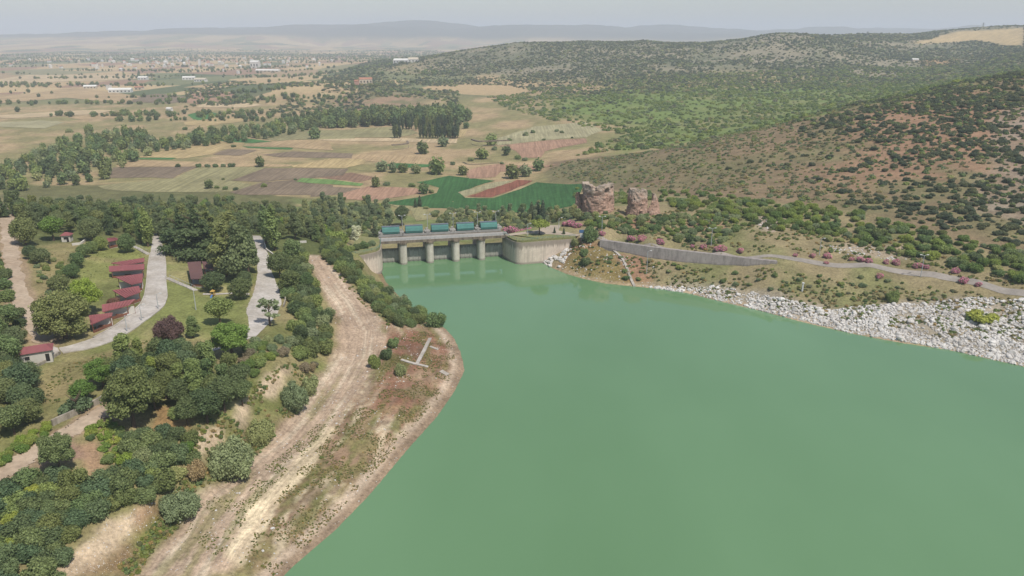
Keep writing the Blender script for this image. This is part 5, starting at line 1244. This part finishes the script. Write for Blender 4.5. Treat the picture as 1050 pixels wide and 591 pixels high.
for a in [('bush','bigshrub','olive',236,487,56,'big grey green bush on the scarp beside the dirt track',46),('bush','bigshrub','olive',185,527,42,'rounded grey green bush at the lower scarp by the track',30),('bush','bigshrub','olive',268,455,36,'grey green bush between the pale scarps',32),('bush','bigshrub','olive',302,420,32,'grey bush at the inner edge of the track bend',34),
  ('bush','shrub','olive',318,404,22,'small olive bush at the inner bend of the track',22),('bush','shrub','brown',200,490,22,'brownish bush between two grey green bushes',20),('bush','shrub','mid',447,335,21,'lone green bush on the lake shore at the spit',17),('bush','shrub','mid',385,377,16,'green bush at the track edge above the spit',16),('bush','shrub','dark',396,368,14,'dark bush next to the green bush above the spit',12),('bush','shrub','olive',410,384,13,'small olive bush on the bare spit',13),('bush','shrub','mid',403,356,14,'bush under the hedge at the spit',11),
  ('bush','shrub','mid',604.5,248,18,'bright round bush beside the blue and white sign',18),('bush','shrub','dark',600,272,12,'dark bush on the red earth slope by the riprap',9),('bush','shrub','mid',599,262,11,'green bush on the red earth slope',8),('bush','shrub','olive',590,252,9,'small bush at the top of the riprap',9),
  ('bush','shrub','mid',914,308,18,'dense green bush on the rocky far shore',12),('bush','spread','lime',1006,327,34,'low yellow green patch of bush among the boulders',9),('bush','shrub','mid',995,329,12,'small green bush beside the low yellow patch',6)]:
    at_px(a[0], a[1], a[2], a[3], a[4], a[5], a[6], a[7], 'bush', False)
p_ = on_z(553, 240.5, 11.12); plant('umbrella_tree', 'umbrella', 'lime', p_, 5.4, 1.15, cat='tree', label='flat crowned yellow green tree on the grass beside the dam')
for u, v, h, lab in [(545,225,19,'dark cypress left of the tall pair behind the dam'),(556.5,226,22,'tallest dark cypress behind the dam'),(551.5,226,19,'cypress just left of the tallest cypress'),(535.5,225,13,'short cypress nearest the dam hoists'),(568.5,241,9,'small dark cypress left of two on the paved approach'),(578,241.5,8.5,'small dark cypress right of two on the paved approach'),(430.5,212,12,'dark cypress on the grass strip behind the hoists'),(426,213,10,'short cypress left on the grass strip behind the hoists')]:
    at_px('cypress_tree', 'cypress', 'cypress', u, v, h*.42, lab, h)
for i_, (u, v, w_, m_) in enumerate([(358,259,13,'mid'),(365,256.5,11,'dark'),(373,254.5,12,'mid'),(381,252,10,'olive')]):
    p_ = on_z(u, v, 11.1); plant('terrace_shrub', 'shrub', m_, p_, w_*depth(p_)/FPX/2, 1.1, 'leafy shrub', 'on the wall top left of the dam', 'bush', 'shrubs on the wall left of the dam', None, False)
# --- oleanders
ol = [(521,240,13),(528,240.5,14),(535,240.5,13),(541,239.5,10),(580,231.5,9),(586,232,11),(592,233,10),(618,241,8),(648,247,10),(658,247,10),(677,250,9),(721,255,8),(736,257,9),(741,257,11),(759,259,8),(833,264,8),(848,264.5,9),(847,270.5,6),(873,267,8),(883,268,9),(891,269,9),(908,270,8),(918,271,10),(941,274,10),(950,275,8),(979,280,10),(902,285,9),(987,290,11),(1003,293,8),(710,254,6),(815,263,6)]
for i, (u, v, w_) in enumerate(ol):
    p = hit(u, v); k = depth(p)/FPX
    z_ = 'on the pale approach right of the dam' if u < 600 else 'along the far lake road'
    plant('oleander_bush', 'shrub', 'oleander', p, w_*k/2, prnd.uniform(.9,1.2), 'pink flowering oleander bush', z_, 'bush', 'pink oleanders of the far bank', None, False)
# --- masses of trees and shrubs, each one its own plant
T = lambda w, k, m_, d, f=1.0, nm='tree': (w, nm, k, m_, d, 'tree', True, f)
S = lambda w, m_, d, f=1.0, k='shrub', nm='shrub': (w, nm, k, m_, d, 'bush', False, f)
cnt = []
cnt.append(fill([(-40,232),(0,222),(60,216),(150,214),(250,218),(330,226),(348,240),(325,250),(288,246),(276,240),(258,240),(245,252),(222,256),(180,252),(165,246),(157,238),(150,246),(135,246),(60,240),(25,236),(12,226),(-5,228),(-40,246)], 5.5,
   [T(3.2,'tall','pine','olive green pine',1.05,'pine_tree'),T(1.6,'pine','pine','pointed olive pine',1.05,'pointed_pine'),T(1.3,'tall','mid','mid green tree',1,'leafy_tree'),T(2.6,'broad','pine','broad headed pine',1.05,'round_pine'),T(1.0,'conifer','dark','dark conifer',.9,'dark_conifer'),T(.5,'broad','bright','fresh green tree',.9,'leafy_tree')],
   [(60,'in the forest edge corner'),(115,'in the forest near the white kiosk'),(160,'in the forest near the red kiosk'),(225,'in the forest near the brown pavilion'),(9999,'in the forest above the dirt track')], (3.0,4.6), (.8,1.05), 21, 6000))
cnt.append(fill([(322,212),(395,212),(404,222),(402,236),(392,244),(350,246),(318,236),(305,222)], 4.8, [T(3,'tall','olive','grey green willow',1,'willow_tree'),S(2.5,'olive','grey green willow shrub',1.1,'shrub','willow_shrub'),T(1,'broad','mid','green tree',.9,'leafy_tree'),S(.5,'lime','yellow green shrub')], 'downstream left of the dam', (2.2,3.6), (.9,1.15), 22, 2600))
cnt.append(fill([(440,216),(500,219),(545,214),(592,218),(594,230),(560,230),(515,238),(455,236)], 5.2, [S(3,'olive','grey green willow shrub',1.1,'shrub','willow_shrub'),T(2,'tall','olive','grey green willow',1,'willow_tree'),T(1,'broad','mid','green tree',.9,'leafy_tree'),S(.7,'dark','dark shrub')], 'downstream right behind the dam', (2.0,3.3), (.85,1.1), 23, 2600))
cnt.append(fill([(330,248),(346,252),(358,268),(378,288),(396,302),(412,313),(436,324),(430,336),(408,335),(392,326),(374,305),(356,288),(332,266)], 3.0, [S(4,'dark','dark green hedge bush', nm='hedge_shrub'),S(3,'mid','mid green hedge bush', nm='hedge_shrub'),S(.7,'olive','olive hedge bush', nm='hedge_shrub')], 'between the track and the lake', (2.0,3.0), (1.1,1.6), 24, 2600))
cnt.append(fill([(298,262),(308,262),(322,296),(330,312),(340,328),(342,344),(332,366),(312,376),(300,362),(302,344),(308,334),(296,312),(292,300),(300,290)], 3.4, [S(4,'dark','dark green thicket bush', nm='thicket_shrub'),S(3,'mid','mid green thicket bush', nm='thicket_shrub'),S(1,'olive','olive thicket bush', nm='thicket_shrub')], 'left of the dirt track bend', (2.2,3.4), (1.1,1.6), 25, 2600))
cnt.append(fill([(262,352),(298,352),(312,376),(326,374),(318,386),(298,366),(272,372),(258,396),(244,402),(240,390)], 2.6, [S(3,'mid','mid green shrub', nm='scarp_shrub'),S(2,'olive','olive shrub', nm='scarp_shrub'),S(1.5,'scrubgreen','fresh green shrub', nm='scarp_shrub'),S(.7,'brown','dry brown shrub', nm='scarp_shrub')], 'above the pale scarps', (1.3,2.4), (.8,1.2), 26, 2600))
cnt.append(fill([(112,398),(128,380),(150,372),(200,378),(238,385),(250,402),(248,424),(226,436),(202,440),(170,436),(158,424)], 4.2, [T(3,'broad','dark','dense dark tree',1,'leafy_tree'),T(2,'tall','mid','mid green tree',1,'leafy_tree'),T(1,'broad','blue','blue green tree',1,'leafy_tree'),S(1,'mid','mid green understorey shrub',.8)], 'in the grove above the scarp', (2.7,4.0), (.9,1.1), 27, 2600))
cnt.append(fill([(-20,512),(0,506),(45,492),(75,492),(106,497),(150,484),(168,502),(150,515),(112,522),(88,542),(70,562),(60,585),(50,620),(-30,620)], 2.5, [S(4,'blue','blue green thicket bush', nm='thicket_shrub'),S(3,'dark','dark thicket bush', nm='thicket_shrub'),S(1.5,'mid','mid green thicket bush', nm='thicket_shrub'),S(.5,'lime','yellow green thicket bush',.7, nm='thicket_shrub')], 'in the thicket above the bare bank', (1.9,3.3), (.9,1.4), 28, 3500))
cnt.append(fill([(142,442),(190,445),(206,468),(192,488),(165,500),(148,486),(122,480),(128,462)], 3.0, [S(3,'dark','dark undergrowth bush', nm='undergrowth_shrub'),S(2,'blue','blue green undergrowth bush', nm='undergrowth_shrub'),S(1.5,'bright','bright undergrowth bush',.8, nm='undergrowth_shrub'),S(1,'olive','olive undergrowth bush', nm='undergrowth_shrub')], 'below the dark grove', (1.8,3.0), (1.0,1.5), 29, 2000))
cnt.append(fill([(85,447),(106,431),(122,440),(142,452),(146,464),(123,476),(107,474),(103,455)], 1.7, [S(3,'bright','bright low creeper bush',1,'spread'),S(2,'lime','yellow green low creeper bush',1,'spread'),S(1,'mid','green low bush',.8)], 'beside the large dark tree', (1.1,1.9), (.9,1.4), 30, 1500))
cnt.append(fill([(-30,330),(4,335),(22,352),(27,385),(40,408),(42,424),(20,445),(0,458),(-30,470)], 4.2, [T(3,'round','pine','round pine',1,'round_pine'),T(2,'broad','mid','mid green tree',1,'leafy_tree'),T(1.5,'broad','blue','blue green tree',.9,'leafy_tree'),S(1,'dark','dark shrub',.8)], 'at the picture edge beside the hut', (2.8,4.2), (.9,1.15), 31, 2000))
cnt.append(fill([(-20,478),(0,465),(30,448),(47,436),(55,441),(30,460),(0,479),(-20,490)], 1.6, [S(3,'lime','yellow green hedge bush'),S(1,'bright','bright green hedge bush')], 'along the lower dirt road', (1.1,1.6), (.9,1.2), 32, 1200))
cnt.append(fill([(-30,262),(3,262),(6,290),(14,318),(26,342),(5,348),(-30,340)], 3.6, [S(3,'mid','mid green shrub'),S(2,'dark','dark shrub'),T(1.5,'round','pine','round pine',1.1,'round_pine')], 'left of the sandy dirt road', (1.8,3.0), (1.0,1.3), 33, 1200))
cnt.append(fill([(30,270),(60,268),(78,280),(66,292),(52,310),(44,300),(38,280)], 3.4, [S(3,'olive','olive shrub'),S(2,'mid','mid green shrub')], 'on the dry slope above the biggest pine', (.9,1.9), (.8,1.1), 34, 400))
# far bank
cnt.append(fill([(592,222),(640,224),(700,220),(742,222),(760,236),(742,252),(690,246),(640,241),(604,236)], 3.1, [S(4,'olive','olive shrub', nm='slope_shrub'),S(3,'mid','mid green shrub', nm='slope_shrub'),S(1.5,'scrubgreen','fresh green shrub',.9, nm='slope_shrub'),S(1,'dark','dark shrub', nm='slope_shrub')], 'on the slope between the ruins and the road', (1.1,2.7), (.8,1.15), 41, 2200))
cnt.append(fill([(672,206),(760,205),(850,216),(950,236),(1070,267),(1070,296),(1000,280),(920,261),(840,245),(760,232),(740,222),(700,216)], 3.3, [S(5,'scrubgreen','fresh green shrub', nm='ridge_shrub'),S(2.5,'mid','mid green shrub', nm='ridge_shrub'),S(1.5,'olive','olive shrub',.9, nm='ridge_shrub'),S(.8,'dark','dark shrub', nm='ridge_shrub')], [(860,'on the green ridge near the ruins'),(9999,'on the green ridge above the road end')], (1.7,3.2), (.75,1.05), 42, 2600))
cnt.append(fill([(612,262),(660,268),(740,278),(800,277),(900,285),(1000,300),(960,308),(880,312),(800,302),(740,290),(690,284),(650,290),(600,272)], 3.5, [S(3,'olive','small olive shrub', nm='shore_shrub'),S(2.5,'mid','small green shrub', nm='shore_shrub'),S(1,'heath','small dry shrub', nm='shore_shrub')], 'between the lake road and the rocky shore', (.6,1.6), (.7,1.0), 43, 1600))
cnt.append(fill([(585,193),(640,195),(760,203),(690,206),(640,210),(596,208)], 5.0, [S(3,'mid','mid green shrub', nm='ruin_shrub'),S(2,'scrubgreen','fresh green shrub', nm='ruin_shrub'),S(1,'olive','olive shrub', nm='ruin_shrub')], 'behind the ruined towers', (1.4,2.6), (.8,1.1), 44, 500))
# valley: riverside trees, field bushes, poplars
cnt.append(fill([(-10,196),(0,176),(40,158),(85,140),(140,138),(165,150),(205,140),(275,130),(325,121),(340,128),(285,142),(215,150),(160,158),(130,170),(110,186),(70,192),(30,196)], 9.5, [T(4,'fartree','mid','mid green riverside tree',1,'riverside_tree'),T(3,'fartree','dark','dark riverside tree',1,'riverside_tree'),T(2,'fartree','olive','grey green riverside tree',.9,'riverside_tree')], [(60,'at the winding belt start'),(110,'in the winding belt middle'),(180,'at the winding belt bend'),(9999,'in the straight winding belt end')], (3.0,5.4), (1.0,1.35), 51, 5000, lambda X, Y: .35+.65*(vnoise(X, Y, 60, 301, 2) > .42)))
cnt.append(fill([(300,131),(345,124),(470,118),(485,124),(440,128),(345,132)], 10, [T(4,'fartree','dark','dark tree',1,'valley_tree'),T(3,'fartree','mid','mid green tree',1,'valley_tree')], 'in the far tree row behind the meadow', (5,8), (1.1,1.5), 52, 1500))
po = [(404.5,142,15),(407.5,142,15),(410,142,14),(431,142,14),(434,142,14.5),(437,142,15)]+[(441+i*2.6+prnd.uniform(-.4,.4), 142+prnd.uniform(-.8,.4), prnd.uniform(14,17.5)) for i in range(12)]+[(404+i*3.1+prnd.uniform(-.8,.8), 133+prnd.uniform(-1,1), prnd.uniform(14,18)) for i in range(20)]+[(303,133,14),(306,133,15),(290,132,12),(387,125,13),(299,133,13)]
for u, v, h in po:
    p = hit(u, v); k = depth(p)/FPX; plant('poplar_tree', 'poplar', 'cypress' if prnd.random() < .5 else 'dark', p, h*k/6.3, 1.0, 'tall dark poplar', 'in the clump among the valley fields', 'tree', 'poplars of the valley')
fb = [(460/3.75+60,120+193/3.75,7)]+[(60+x/3.75,120+y/3.75,w_/3.75) for x, y, w_ in [(540,194,28),(575,194,26),(605,194,24),(635,193,26),(665,193,30),(775,192,44),(580,276,38),(610,276,24),(633,243,16),(640,280,26),(680,282,24),(790,270,28),(912,245,18),(985,84,50),(180,225,74),(485,50,22),(675,117,20),(120,65,40),(40,60,30)]]+\
     [(320+x/3.75,110+y/3.75,w_/3.75) for x, y, w_ in [(425,180,52),(505,152,42),(612,207,28),(655,200,46),(690,148,48),(730,220,20),(480,258,72),(540,222,26),(245,308,44),(285,302,28),(120,358,26),(385,306,28),(430,334,46),(460,330,30),(270,248,46),(310,252,44),(350,252,40),(400,256,40),(770,275,60),(820,268,50),(870,245,50),(580,262,40),(750,185,40),(790,200,30),(820,205,24),(60,350,24),(440,392,22),(15,120,40),(700,165,30),(740,165,30),(760,130,22),(820,110,30),(850,100,26),(940,95,20),(960,100,18),(1000,120,14),(890,128,14)]]
for u, v, w_ in fb:
    p = hit(u, v); k = depth(p)/FPX; tr = w_ > 9
    plant('field_tree' if tr else 'field_bush', 'fartree' if tr else 'shrub', prnd.choice(['mid','dark','olive']), p, w_*k/2, 1.0, 'leafy tree' if tr else 'green bush', 'standing alone among the valley fields', 'tree' if tr else 'bush', 'trees and bushes among the valley fields', None, tr)
print('plants', cnt)

# --- labels: place in its row, where the row is short enough to count
def ordinal(n):
    ones = ['','first','second','third','fourth','fifth','sixth','seventh','eighth','ninth','tenth','eleventh','twelfth','thirteenth','fourteenth','fifteenth','sixteenth','seventeenth','eighteenth','nineteenth']
    if n < 20: return ones[n]
    te = ['','','twent','thirt','fort','fift','sixt','sevent','eight','ninet']
    return te[n//10]+'ieth' if n % 10 == 0 else te[n//10]+'y-'+ones[n % 10]
for (d_, z_), lst in REG.items():
    lst.sort(key=lambda o: project(np.array(o.location))[0])
    for i, o in enumerate(lst):
        o['label'] = f'{d_} {z_}' if len(lst) == 1 else (f'{d_} {z_}, {ordinal(i+1)} from the left' if len(lst) <= 99 else f'{d_} {z_}')

# --- scrub that nobody could count: points with instances
def gn_scatter(name, pts, protos, label):
    """pts: rows x, y, z, scale; protos: objects already in the scene"""
    P = np.array(pts); me = bpy.data.meshes.new(name); me.vertices.add(len(P)); me.vertices.foreach_set('co', P[:,:3].astype(np.float32).ravel())
    rg = np.random.default_rng(len(P))
    a = me.attributes.new('size', 'FLOAT', 'POINT'); a.data.foreach_set('value', P[:,3].astype(np.float32))
    a = me.attributes.new('turn', 'FLOAT', 'POINT'); a.data.foreach_set('value', rg.uniform(0,6.28,len(P)).astype(np.float32))
    a = me.attributes.new('sort', 'INT', 'POINT'); a.data.foreach_set('value', (P[:,4] if P.shape[1] > 4 else rg.integers(0, len(protos), len(P))).astype(np.int32))
    o = obj(name, me); tag(o, label, None, None, 'stuff')
    ng = bpy.data.node_groups.new(name, 'GeometryNodeTree'); ng.interface.new_socket('Geometry', in_out='INPUT', socket_type='NodeSocketGeometry'); ng.interface.new_socket('Geometry', in_out='OUTPUT', socket_type='NodeSocketGeometry')
    gi = ng.nodes.new('NodeGroupInput'); go = ng.nodes.new('NodeGroupOutput'); jn = ng.nodes.new('GeometryNodeJoinGeometry')
    def named(n, t):
        x = ng.nodes.new('GeometryNodeInputNamedAttribute'); x.data_type = t; x.inputs[0].default_value = n; return x.outputs['Attribute']
    sz, tn, so_ = named('size','FLOAT'), named('turn','FLOAT'), named('sort','INT')
    cx = ng.nodes.new('ShaderNodeCombineXYZ'); ng.links.new(tn, cx.inputs[2])
    for k, me_ in enumerate(protos):
        oi = ng.nodes.new('GeometryNodeObjectInfo'); oi.inputs['Object'].default_value = me_; oi.transform_space = 'ORIGINAL'
        cm = ng.nodes.new('FunctionNodeCompare'); cm.data_type = 'INT'; cm.operation = 'EQUAL'; ng.links.new(so_, cm.inputs[2]); cm.inputs[3].default_value = k
        ip = ng.nodes.new('GeometryNodeInstanceOnPoints'); ng.links.new(gi.outputs[0], ip.inputs['Points']); ng.links.new(cm.outputs[0], ip.inputs['Selection']); ng.links.new(oi.outputs['Geometry'], ip.inputs['Instance'])
        ng.links.new(cx.outputs[0], ip.inputs['Rotation']); ng.links.new(sz, ip.inputs['Scale']); ng.links.new(ip.outputs[0], jn.inputs[0])
    ng.links.new(jn.outputs[0], go.inputs[0]); md = o.modifiers.new('scatter', 'NODES'); md.node_group = ng; return o
def in_view(x, y, z, m_=70):
    u, v = project((x, y, z)); return (u > -m_) & (u < 1050+m_) & (v < 640)
def single(name, kind, mat, x, y, r_, label, group, var=0, hs=1.0, cat='bush'):
    o = obj(name, crown(kind, var, mat), None, (x, y, ground(x, y)-.05*r_)); o.scale = (r_, r_, r_*hs); o.rotation_euler = (0,0,prnd.uniform(0,6.28)); tag(o, label, cat, group); return o
hillA_poly = crest(30)+hits([(565,182),(600,188),(690,196),(760,200),(850,211),(950,231),(1050,258),(1115,278)])+[np.array([330,290,0]),np.array([760,500,0]),np.array([760,735,0])]
N = 70000; X = RNG.uniform(0, 760, N); Y = RNG.uniform(285, 760, N); k = sdist(X, Y, hillA_poly) > 1; X, Y = X[k], Y[k]; Zs = hmesh(X, Y); u_, v_ = project((X, Y, Zs))
k = (u_ < 1110); X, Y, Zs, u_, v_ = X[k], Y[k], Zs[k], u_[k], v_[k]
rightw = sstep(800, 960, u_ + (v_-150)*.7 + (vnoise(X, Y, 80, 401, 3)-.5)*260); nn = vnoise(X, Y, 28, 402, 3)
dark = RNG.random(len(X)) < rightw*np.clip((nn-.28)*2.6, 0, 1)*.6
small = (~dark) & (RNG.random(len(X)) < (.22+.30*(vnoise(X, Y, 40, 403, 3) > .5))*(1-.5*rightw))
rd = RNG.lognormal(.34, .36, len(X)).clip(.6, 2.6); rsml = RNG.lognormal(-.15, .35, len(X)).clip(.35, 1.7)
di = np.where(dark)[0]; di = di[np.argsort(-rd[di]/(Y[di]))]
# keep them apart
cell = {}; kept = []
for i in di:
    c_ = (int(X[i]//2.8), int(Y[i]//2.8))
    if c_ in cell: continue
    cell[c_] = 1; kept.append(i)
print('dark bushes', len(kept), 'small', small.sum())
nfirst = 0
hill_rest = []
for i in kept:
    if nfirst < 290 and -5 < u_[i] < 1055:
        single('hillside_bush', 'shrub', 'maquis', X[i], Y[i], rd[i], 'dark evergreen bush on the brown hillside', 'dark bushes of the brown hillside', nfirst % 4, .85); nfirst += 1
    else: hill_rest.append((X[i], Y[i], Zs[i]-.1, rd[i], 0 if RNG.random() < .75 else 1))
si = np.where(small)[0]
for i in si: hill_rest.append((X[i], Y[i], Zs[i]-.05, rsml[i], 2 if RNG.random() < .55 else 1 if RNG.random() < .5 else 3))
bx = on_z(1080, 300, 12)
def proto(kind, var, mat, nm, u, v, r_, lab, gr):
    p = hit(u, v); return single(nm, kind, mat, p[0], p[1], r_, lab, gr, var)
pr_maq = proto('low', 0, 'maquis', 'hillside_bush', 905, 190, 2.2, 'dark evergreen bush on the brown hillside', 'dark bushes of the brown hillside')
pr_olv = proto('low', 1, 'mid', 'hillside_bush', 760, 190, 1.4, 'small green shrub on the brown slope behind the ruins', None)
pr_hth = proto('low', 2, 'heath', 'hillside_bush', 720, 180, 1.2, 'small dry shrub on the brown slope behind the ruins', None)
pr_brn = proto('low', 0, 'olive', 'hillside_bush', 690, 185, 1.2, 'small olive shrub on the brown slope above the narrow tower', None)
pr_grn = proto('low', 1, 'scrubgreen', 'valley_bush', 760, 125, 2.4, 'yellow green bush in the green hollow behind the brown hill', None)
pr_far = proto('fartree', 0, 'dark', 'valley_tree', 470, 130, 5.0, 'dark tree at the foot of the far hill', None)
pr_far2 = proto('fartree', 1, 'mid', 'valley_tree', 478, 132, 4.6, 'green tree at the foot of the far hill', None)
gn_scatter('hillside_scrub', hill_rest, [pr_maq, pr_olv, pr_hth, pr_brn], 'dense scrub of dark and dry bushes covering the brown hillside')
# green hollow and far hills
N = 90000; X = RNG.uniform(-300, 1700, N); Y = RNG.uniform(690, 1700, N); Zs = hmesh(X, Y); u_, v_ = project((X, Y, Zs)); hp = sdist(X, Y, hillA_poly) < -2
g = hp & (u_ < 1100) & (u_ > 480) & (sdist(X, Y, crest(32)[:-2]+hits([(585,163),(610,150),(640,138),(560,122),(520,112),(500,100),(560,92),(650,80),(760,75),(900,66),(1110,45)])) > 0) & (RNG.random(N) < .14+.36*(vnoise(X, Y, 55, 411, 3) > .5))
vg = [(x, y, z-.1, r_, t) for x, y, z, r_, t in zip(X[g], Y[g], Zs[g], RNG.lognormal(.75,.3,g.sum()).clip(1,4), RNG.choice(5, g.sum(), p=[.68,.1,.15,.02,.05]))]
gn_scatter('valley_scrub', vg, [pr_grn, pr_olv, pr_brn, pr_maq, pr_hth], 'yellow green scrub filling the hollow behind the brown hill')
N = 210000; X = RNG.uniform(-500, 2300, N); Y = RNG.uniform(1300, 3000, N); Zs = hmesh(X, Y); u_, v_ = project((X, Y, Zs))
sl = vnoise(X, Y, 120, 421, 4); g = (u_ > 330) & (u_ < 1100) & (Zs > 2) & (RNG.random(N) < np.clip((sl-.30)*1.9, .08, .58)) & (sdist(X, Y, hits([(940,45),(975,33),(1050,29),(1050,48),(1000,42)])) < 0)
hc = [(x, y, z-.1, r_, t) for x, y, z, r_, t in zip(X[g], Y[g], Zs[g], RNG.lognormal(.72,.35,g.sum()).clip(.9,4.5), RNG.choice(3, g.sum(), p=[.7,.2,.1]))]
gn_scatter('far_hill_scrub', hc, [pr_maq, pr_brn, pr_hth], 'dark scrub dotting the far hills under the skyline')
# far plain trees
N = 60000; X = RNG.uniform(-3200, 900, N); Y = np.exp(RNG.uniform(math.log(1050), math.log(6500), N)); Zs = hmesh(X, Y); u_, v_ = project((X, Y, Zs))
lines = vnoise(X*.2+Y*.06, Y*2.0, 110, 431, 3); blot = vnoise(X, Y, 260, 432, 3)
town = sstep(3300, 3900, Y)*sstep(6200, 5200, Y)*(vnoise(X, Y, 700, 433, 2) > .4)
fld = np.zeros(N)
g = (u_ > -60) & (u_ < 470) & (RNG.random(N) < .006*(blot > .5)+.8*(lines > .66)+.3*town) & (Zs < 25)
fp = [(x, y, z-.2, r_, t) for x, y, z, r_, t in zip(X[g], Y[g], Zs[g], RNG.uniform(2.0,4.8,g.sum()), RNG.choice(2, g.sum(), p=[.6,.4]))]
gn_scatter('plain_treeline', fp, [pr_far, pr_far2], 'rows and clumps of trees across the distant plain')
# two knolls and mid scrub
N = 16000; X = RNG.uniform(-700, 100, N); Y = RNG.uniform(1150, 1900, N); Zs = hmesh(X, Y); u_, v_ = project((X, Y, Zs))
g = (u_ > 190) & (u_ < 470) & (v_ < 116) & (v_ > 84) & (RNG.random(N) < .45*(vnoise(X, Y, 70, 441, 3) > .47))
gn_scatter('knoll_scrub', [(x, y, z-.1, r_, t) for x, y, z, r_, t in zip(X[g], Y[g], Zs[g], RNG.lognormal(.9,.3,g.sum()).clip(1.2,4), RNG.choice(3, g.sum(), p=[.5,.3,.2]))], [pr_maq, pr_olv, pr_hth], 'scrub on the low brown knolls of the plain')
# weeds and low growth on the banks
def weeds(px, n, rad, seed, label, name, mix, dens=.5, sc_=6):
    poly = hits(px); xs = [p[0] for p in poly]; ys = [p[1] for p in poly]; r = np.random.default_rng(seed); X = r.uniform(min(xs), max(xs), n); Y = r.uniform(min(ys), max(ys), n)
    k = (sdist(X, Y, poly) > 0) & (vnoise(X, Y, sc_, seed, 3) > dens); X, Y = X[k], Y[k]; ZZ = hmesh(X, Y); k = ZZ > .35; X, Y, ZZ = X[k], Y[k], ZZ[k]
    return [(x, y, z, q, t) for x, y, z, q, t in zip(X, Y, ZZ, r.uniform(*rad, len(X)), r.choice(5, len(X), p=mix))]
wd = weeds([(240,591),(262,545),(300,490),(350,430),(385,395),(400,350),(440,338),(462,350),(468,375),(455,402),(412,452),(370,500),(335,538),(285,591)], 22000, (.07,.24), 71, '', '', [.25,.0,.5,.25,.0], .48, 4)
wd += weeds([(190,545),(235,500),(285,470),(330,430),(345,425),(300,480),(262,515),(235,560),(225,575)], 5000, (.07,.2), 79, '', '', [.6,.0,.4,.0,.0], .5, 4)
wd += weeds([(160,560),(200,505),(260,470),(310,420),(300,410),(230,470),(170,520),(110,591),(140,591)], 4000, (.15,.6), 72, '', '', [.25,.3,.25,.15,.05], .42)
wd += weeds([(30,260),(150,252),(150,300),(120,340),(60,300)], 1500, (.1,.25), 73, '', '', [.7,0,.3,0,0], .5)
wd += weeds([(40,420),(50,378),(150,350),(240,372),(160,376),(80,405)], 2500, (.12,.35), 74, '', '', [.4,0,.4,.2,0], .48)
wd += weeds([(200,440),(262,395),(300,372),(320,385),(300,425),(240,470),(200,500)], 1200, (.25,.6), 75, '', '', [.3,.3,.2,.2,0], .52)
wd += weeds([(590,248),(640,262),(740,276),(1000,300),(1050,306),(1050,350),(960,345),(800,318),(690,293),(600,284),(575,272)], 9000, (.2,.75), 76, '', '', [.2,.35,.3,.15,0], .46)
wd += weeds([(592,222),(740,215),(1050,266),(1050,296),(900,266),(740,256),(620,242)], 5000, (.3,.9), 77, '', '', [.3,.3,.2,.2,0], .45)
wd += weeds([(330,250),(380,290),(440,330),(395,335),(350,290)], 1200, (.3,.7), 78, '', '', [.3,.4,.2,.1,0], .4)
pr_w1 = proto('low', 0, 'weedgreen', 'weed_tuft', 330, 470, .6, 'green weed tuft on the bank beside the dirt track', None); pr_w2 = proto('low', 1, 'weed', 'weed_tuft', 345, 480, .55, 'olive weed tuft on the bank beside the dirt track', None); pr_w3 = proto('low', 2, 'weeddry', 'weed_tuft', 352, 470, .55, 'dry straw coloured weed tuft on the bank', None)
gn_scatter('bank_weeds', wd, [pr_w1, pr_olv, pr_w2, pr_w3, pr_w2], 'low weeds and dry tufts on the bare banks')
rk = [o for o in bpy.data.objects if o.name.startswith('boulder')]
def stones(px, n, rad, seed):
    poly = hits(px); xs = [p[0] for p in poly]; ys = [p[1] for p in poly]; r = np.random.default_rng(seed); X = r.uniform(min(xs), max(xs), n); Y = r.uniform(min(ys), max(ys), n)
    k = (sdist(X, Y, poly) > 0) & (vnoise(X, Y, 7, seed, 3) > .45); X, Y = X[k], Y[k]; ZZ = hmesh(X, Y); k = ZZ > .02; X, Y, ZZ = X[k], Y[k], ZZ[k]
    return [(x, y, z, q, t) for x, y, z, q, t in zip(X, Y, ZZ, r.lognormal(math.log(rad), .5, len(X)).clip(.04,.6), r.integers(0, 4, len(X)))]
gn_scatter('bank_stones', stones(bank_px, 7000, .09, 91)+stones([(110,535),(150,515),(185,500),(200,510),(150,575),(140,591),(55,591)], 1200, .06, 92)+stones([(590,247),(640,262),(700,285),(800,302),(690,297),(600,287),(572,274)], 2500, .2, 93)+stones([(840,252),(935,252),(950,265),(880,266)], 500, .3, 94)+stones([(775,222),(805,222),(808,234),(778,236)], 250, .35, 95), rk[:4], 'small loose stones scattered over the bare banks')
gn_scatter('shore_rubble', [(x, y, z, s, i % 4) for i, (x, y, z, s) in enumerate(GN_ROCK)], rk[:4], 'pale broken rubble covering the far shore slope')
print('objects', len(bpy.data.objects))
# ------------------------------------------------------------------ haze in the air
m = bpy.data.materials.new('haze_air'); m.use_nodes = True; nt = m.node_tree
nt.nodes.remove(nt.nodes['Principled BSDF'])
pv = nt.nodes.new('ShaderNodeVolumePrincipled')
pv.inputs['Color'].default_value = (0.81, 0.87, 0.955, 1); pv.inputs['Density'].default_value = HAZE; pv.inputs['Anisotropy'].default_value = 0.0
L(nt, pv.outputs[0], nt.nodes['Material Output'].inputs['Volume'])
hz = MB().box(-36000, 36000, -1000, 31000, float(Z.min())-60, 420)
tag(hz.build('haze', m), 'thin pale haze filling the air over the valley', None, None, 'stuff')
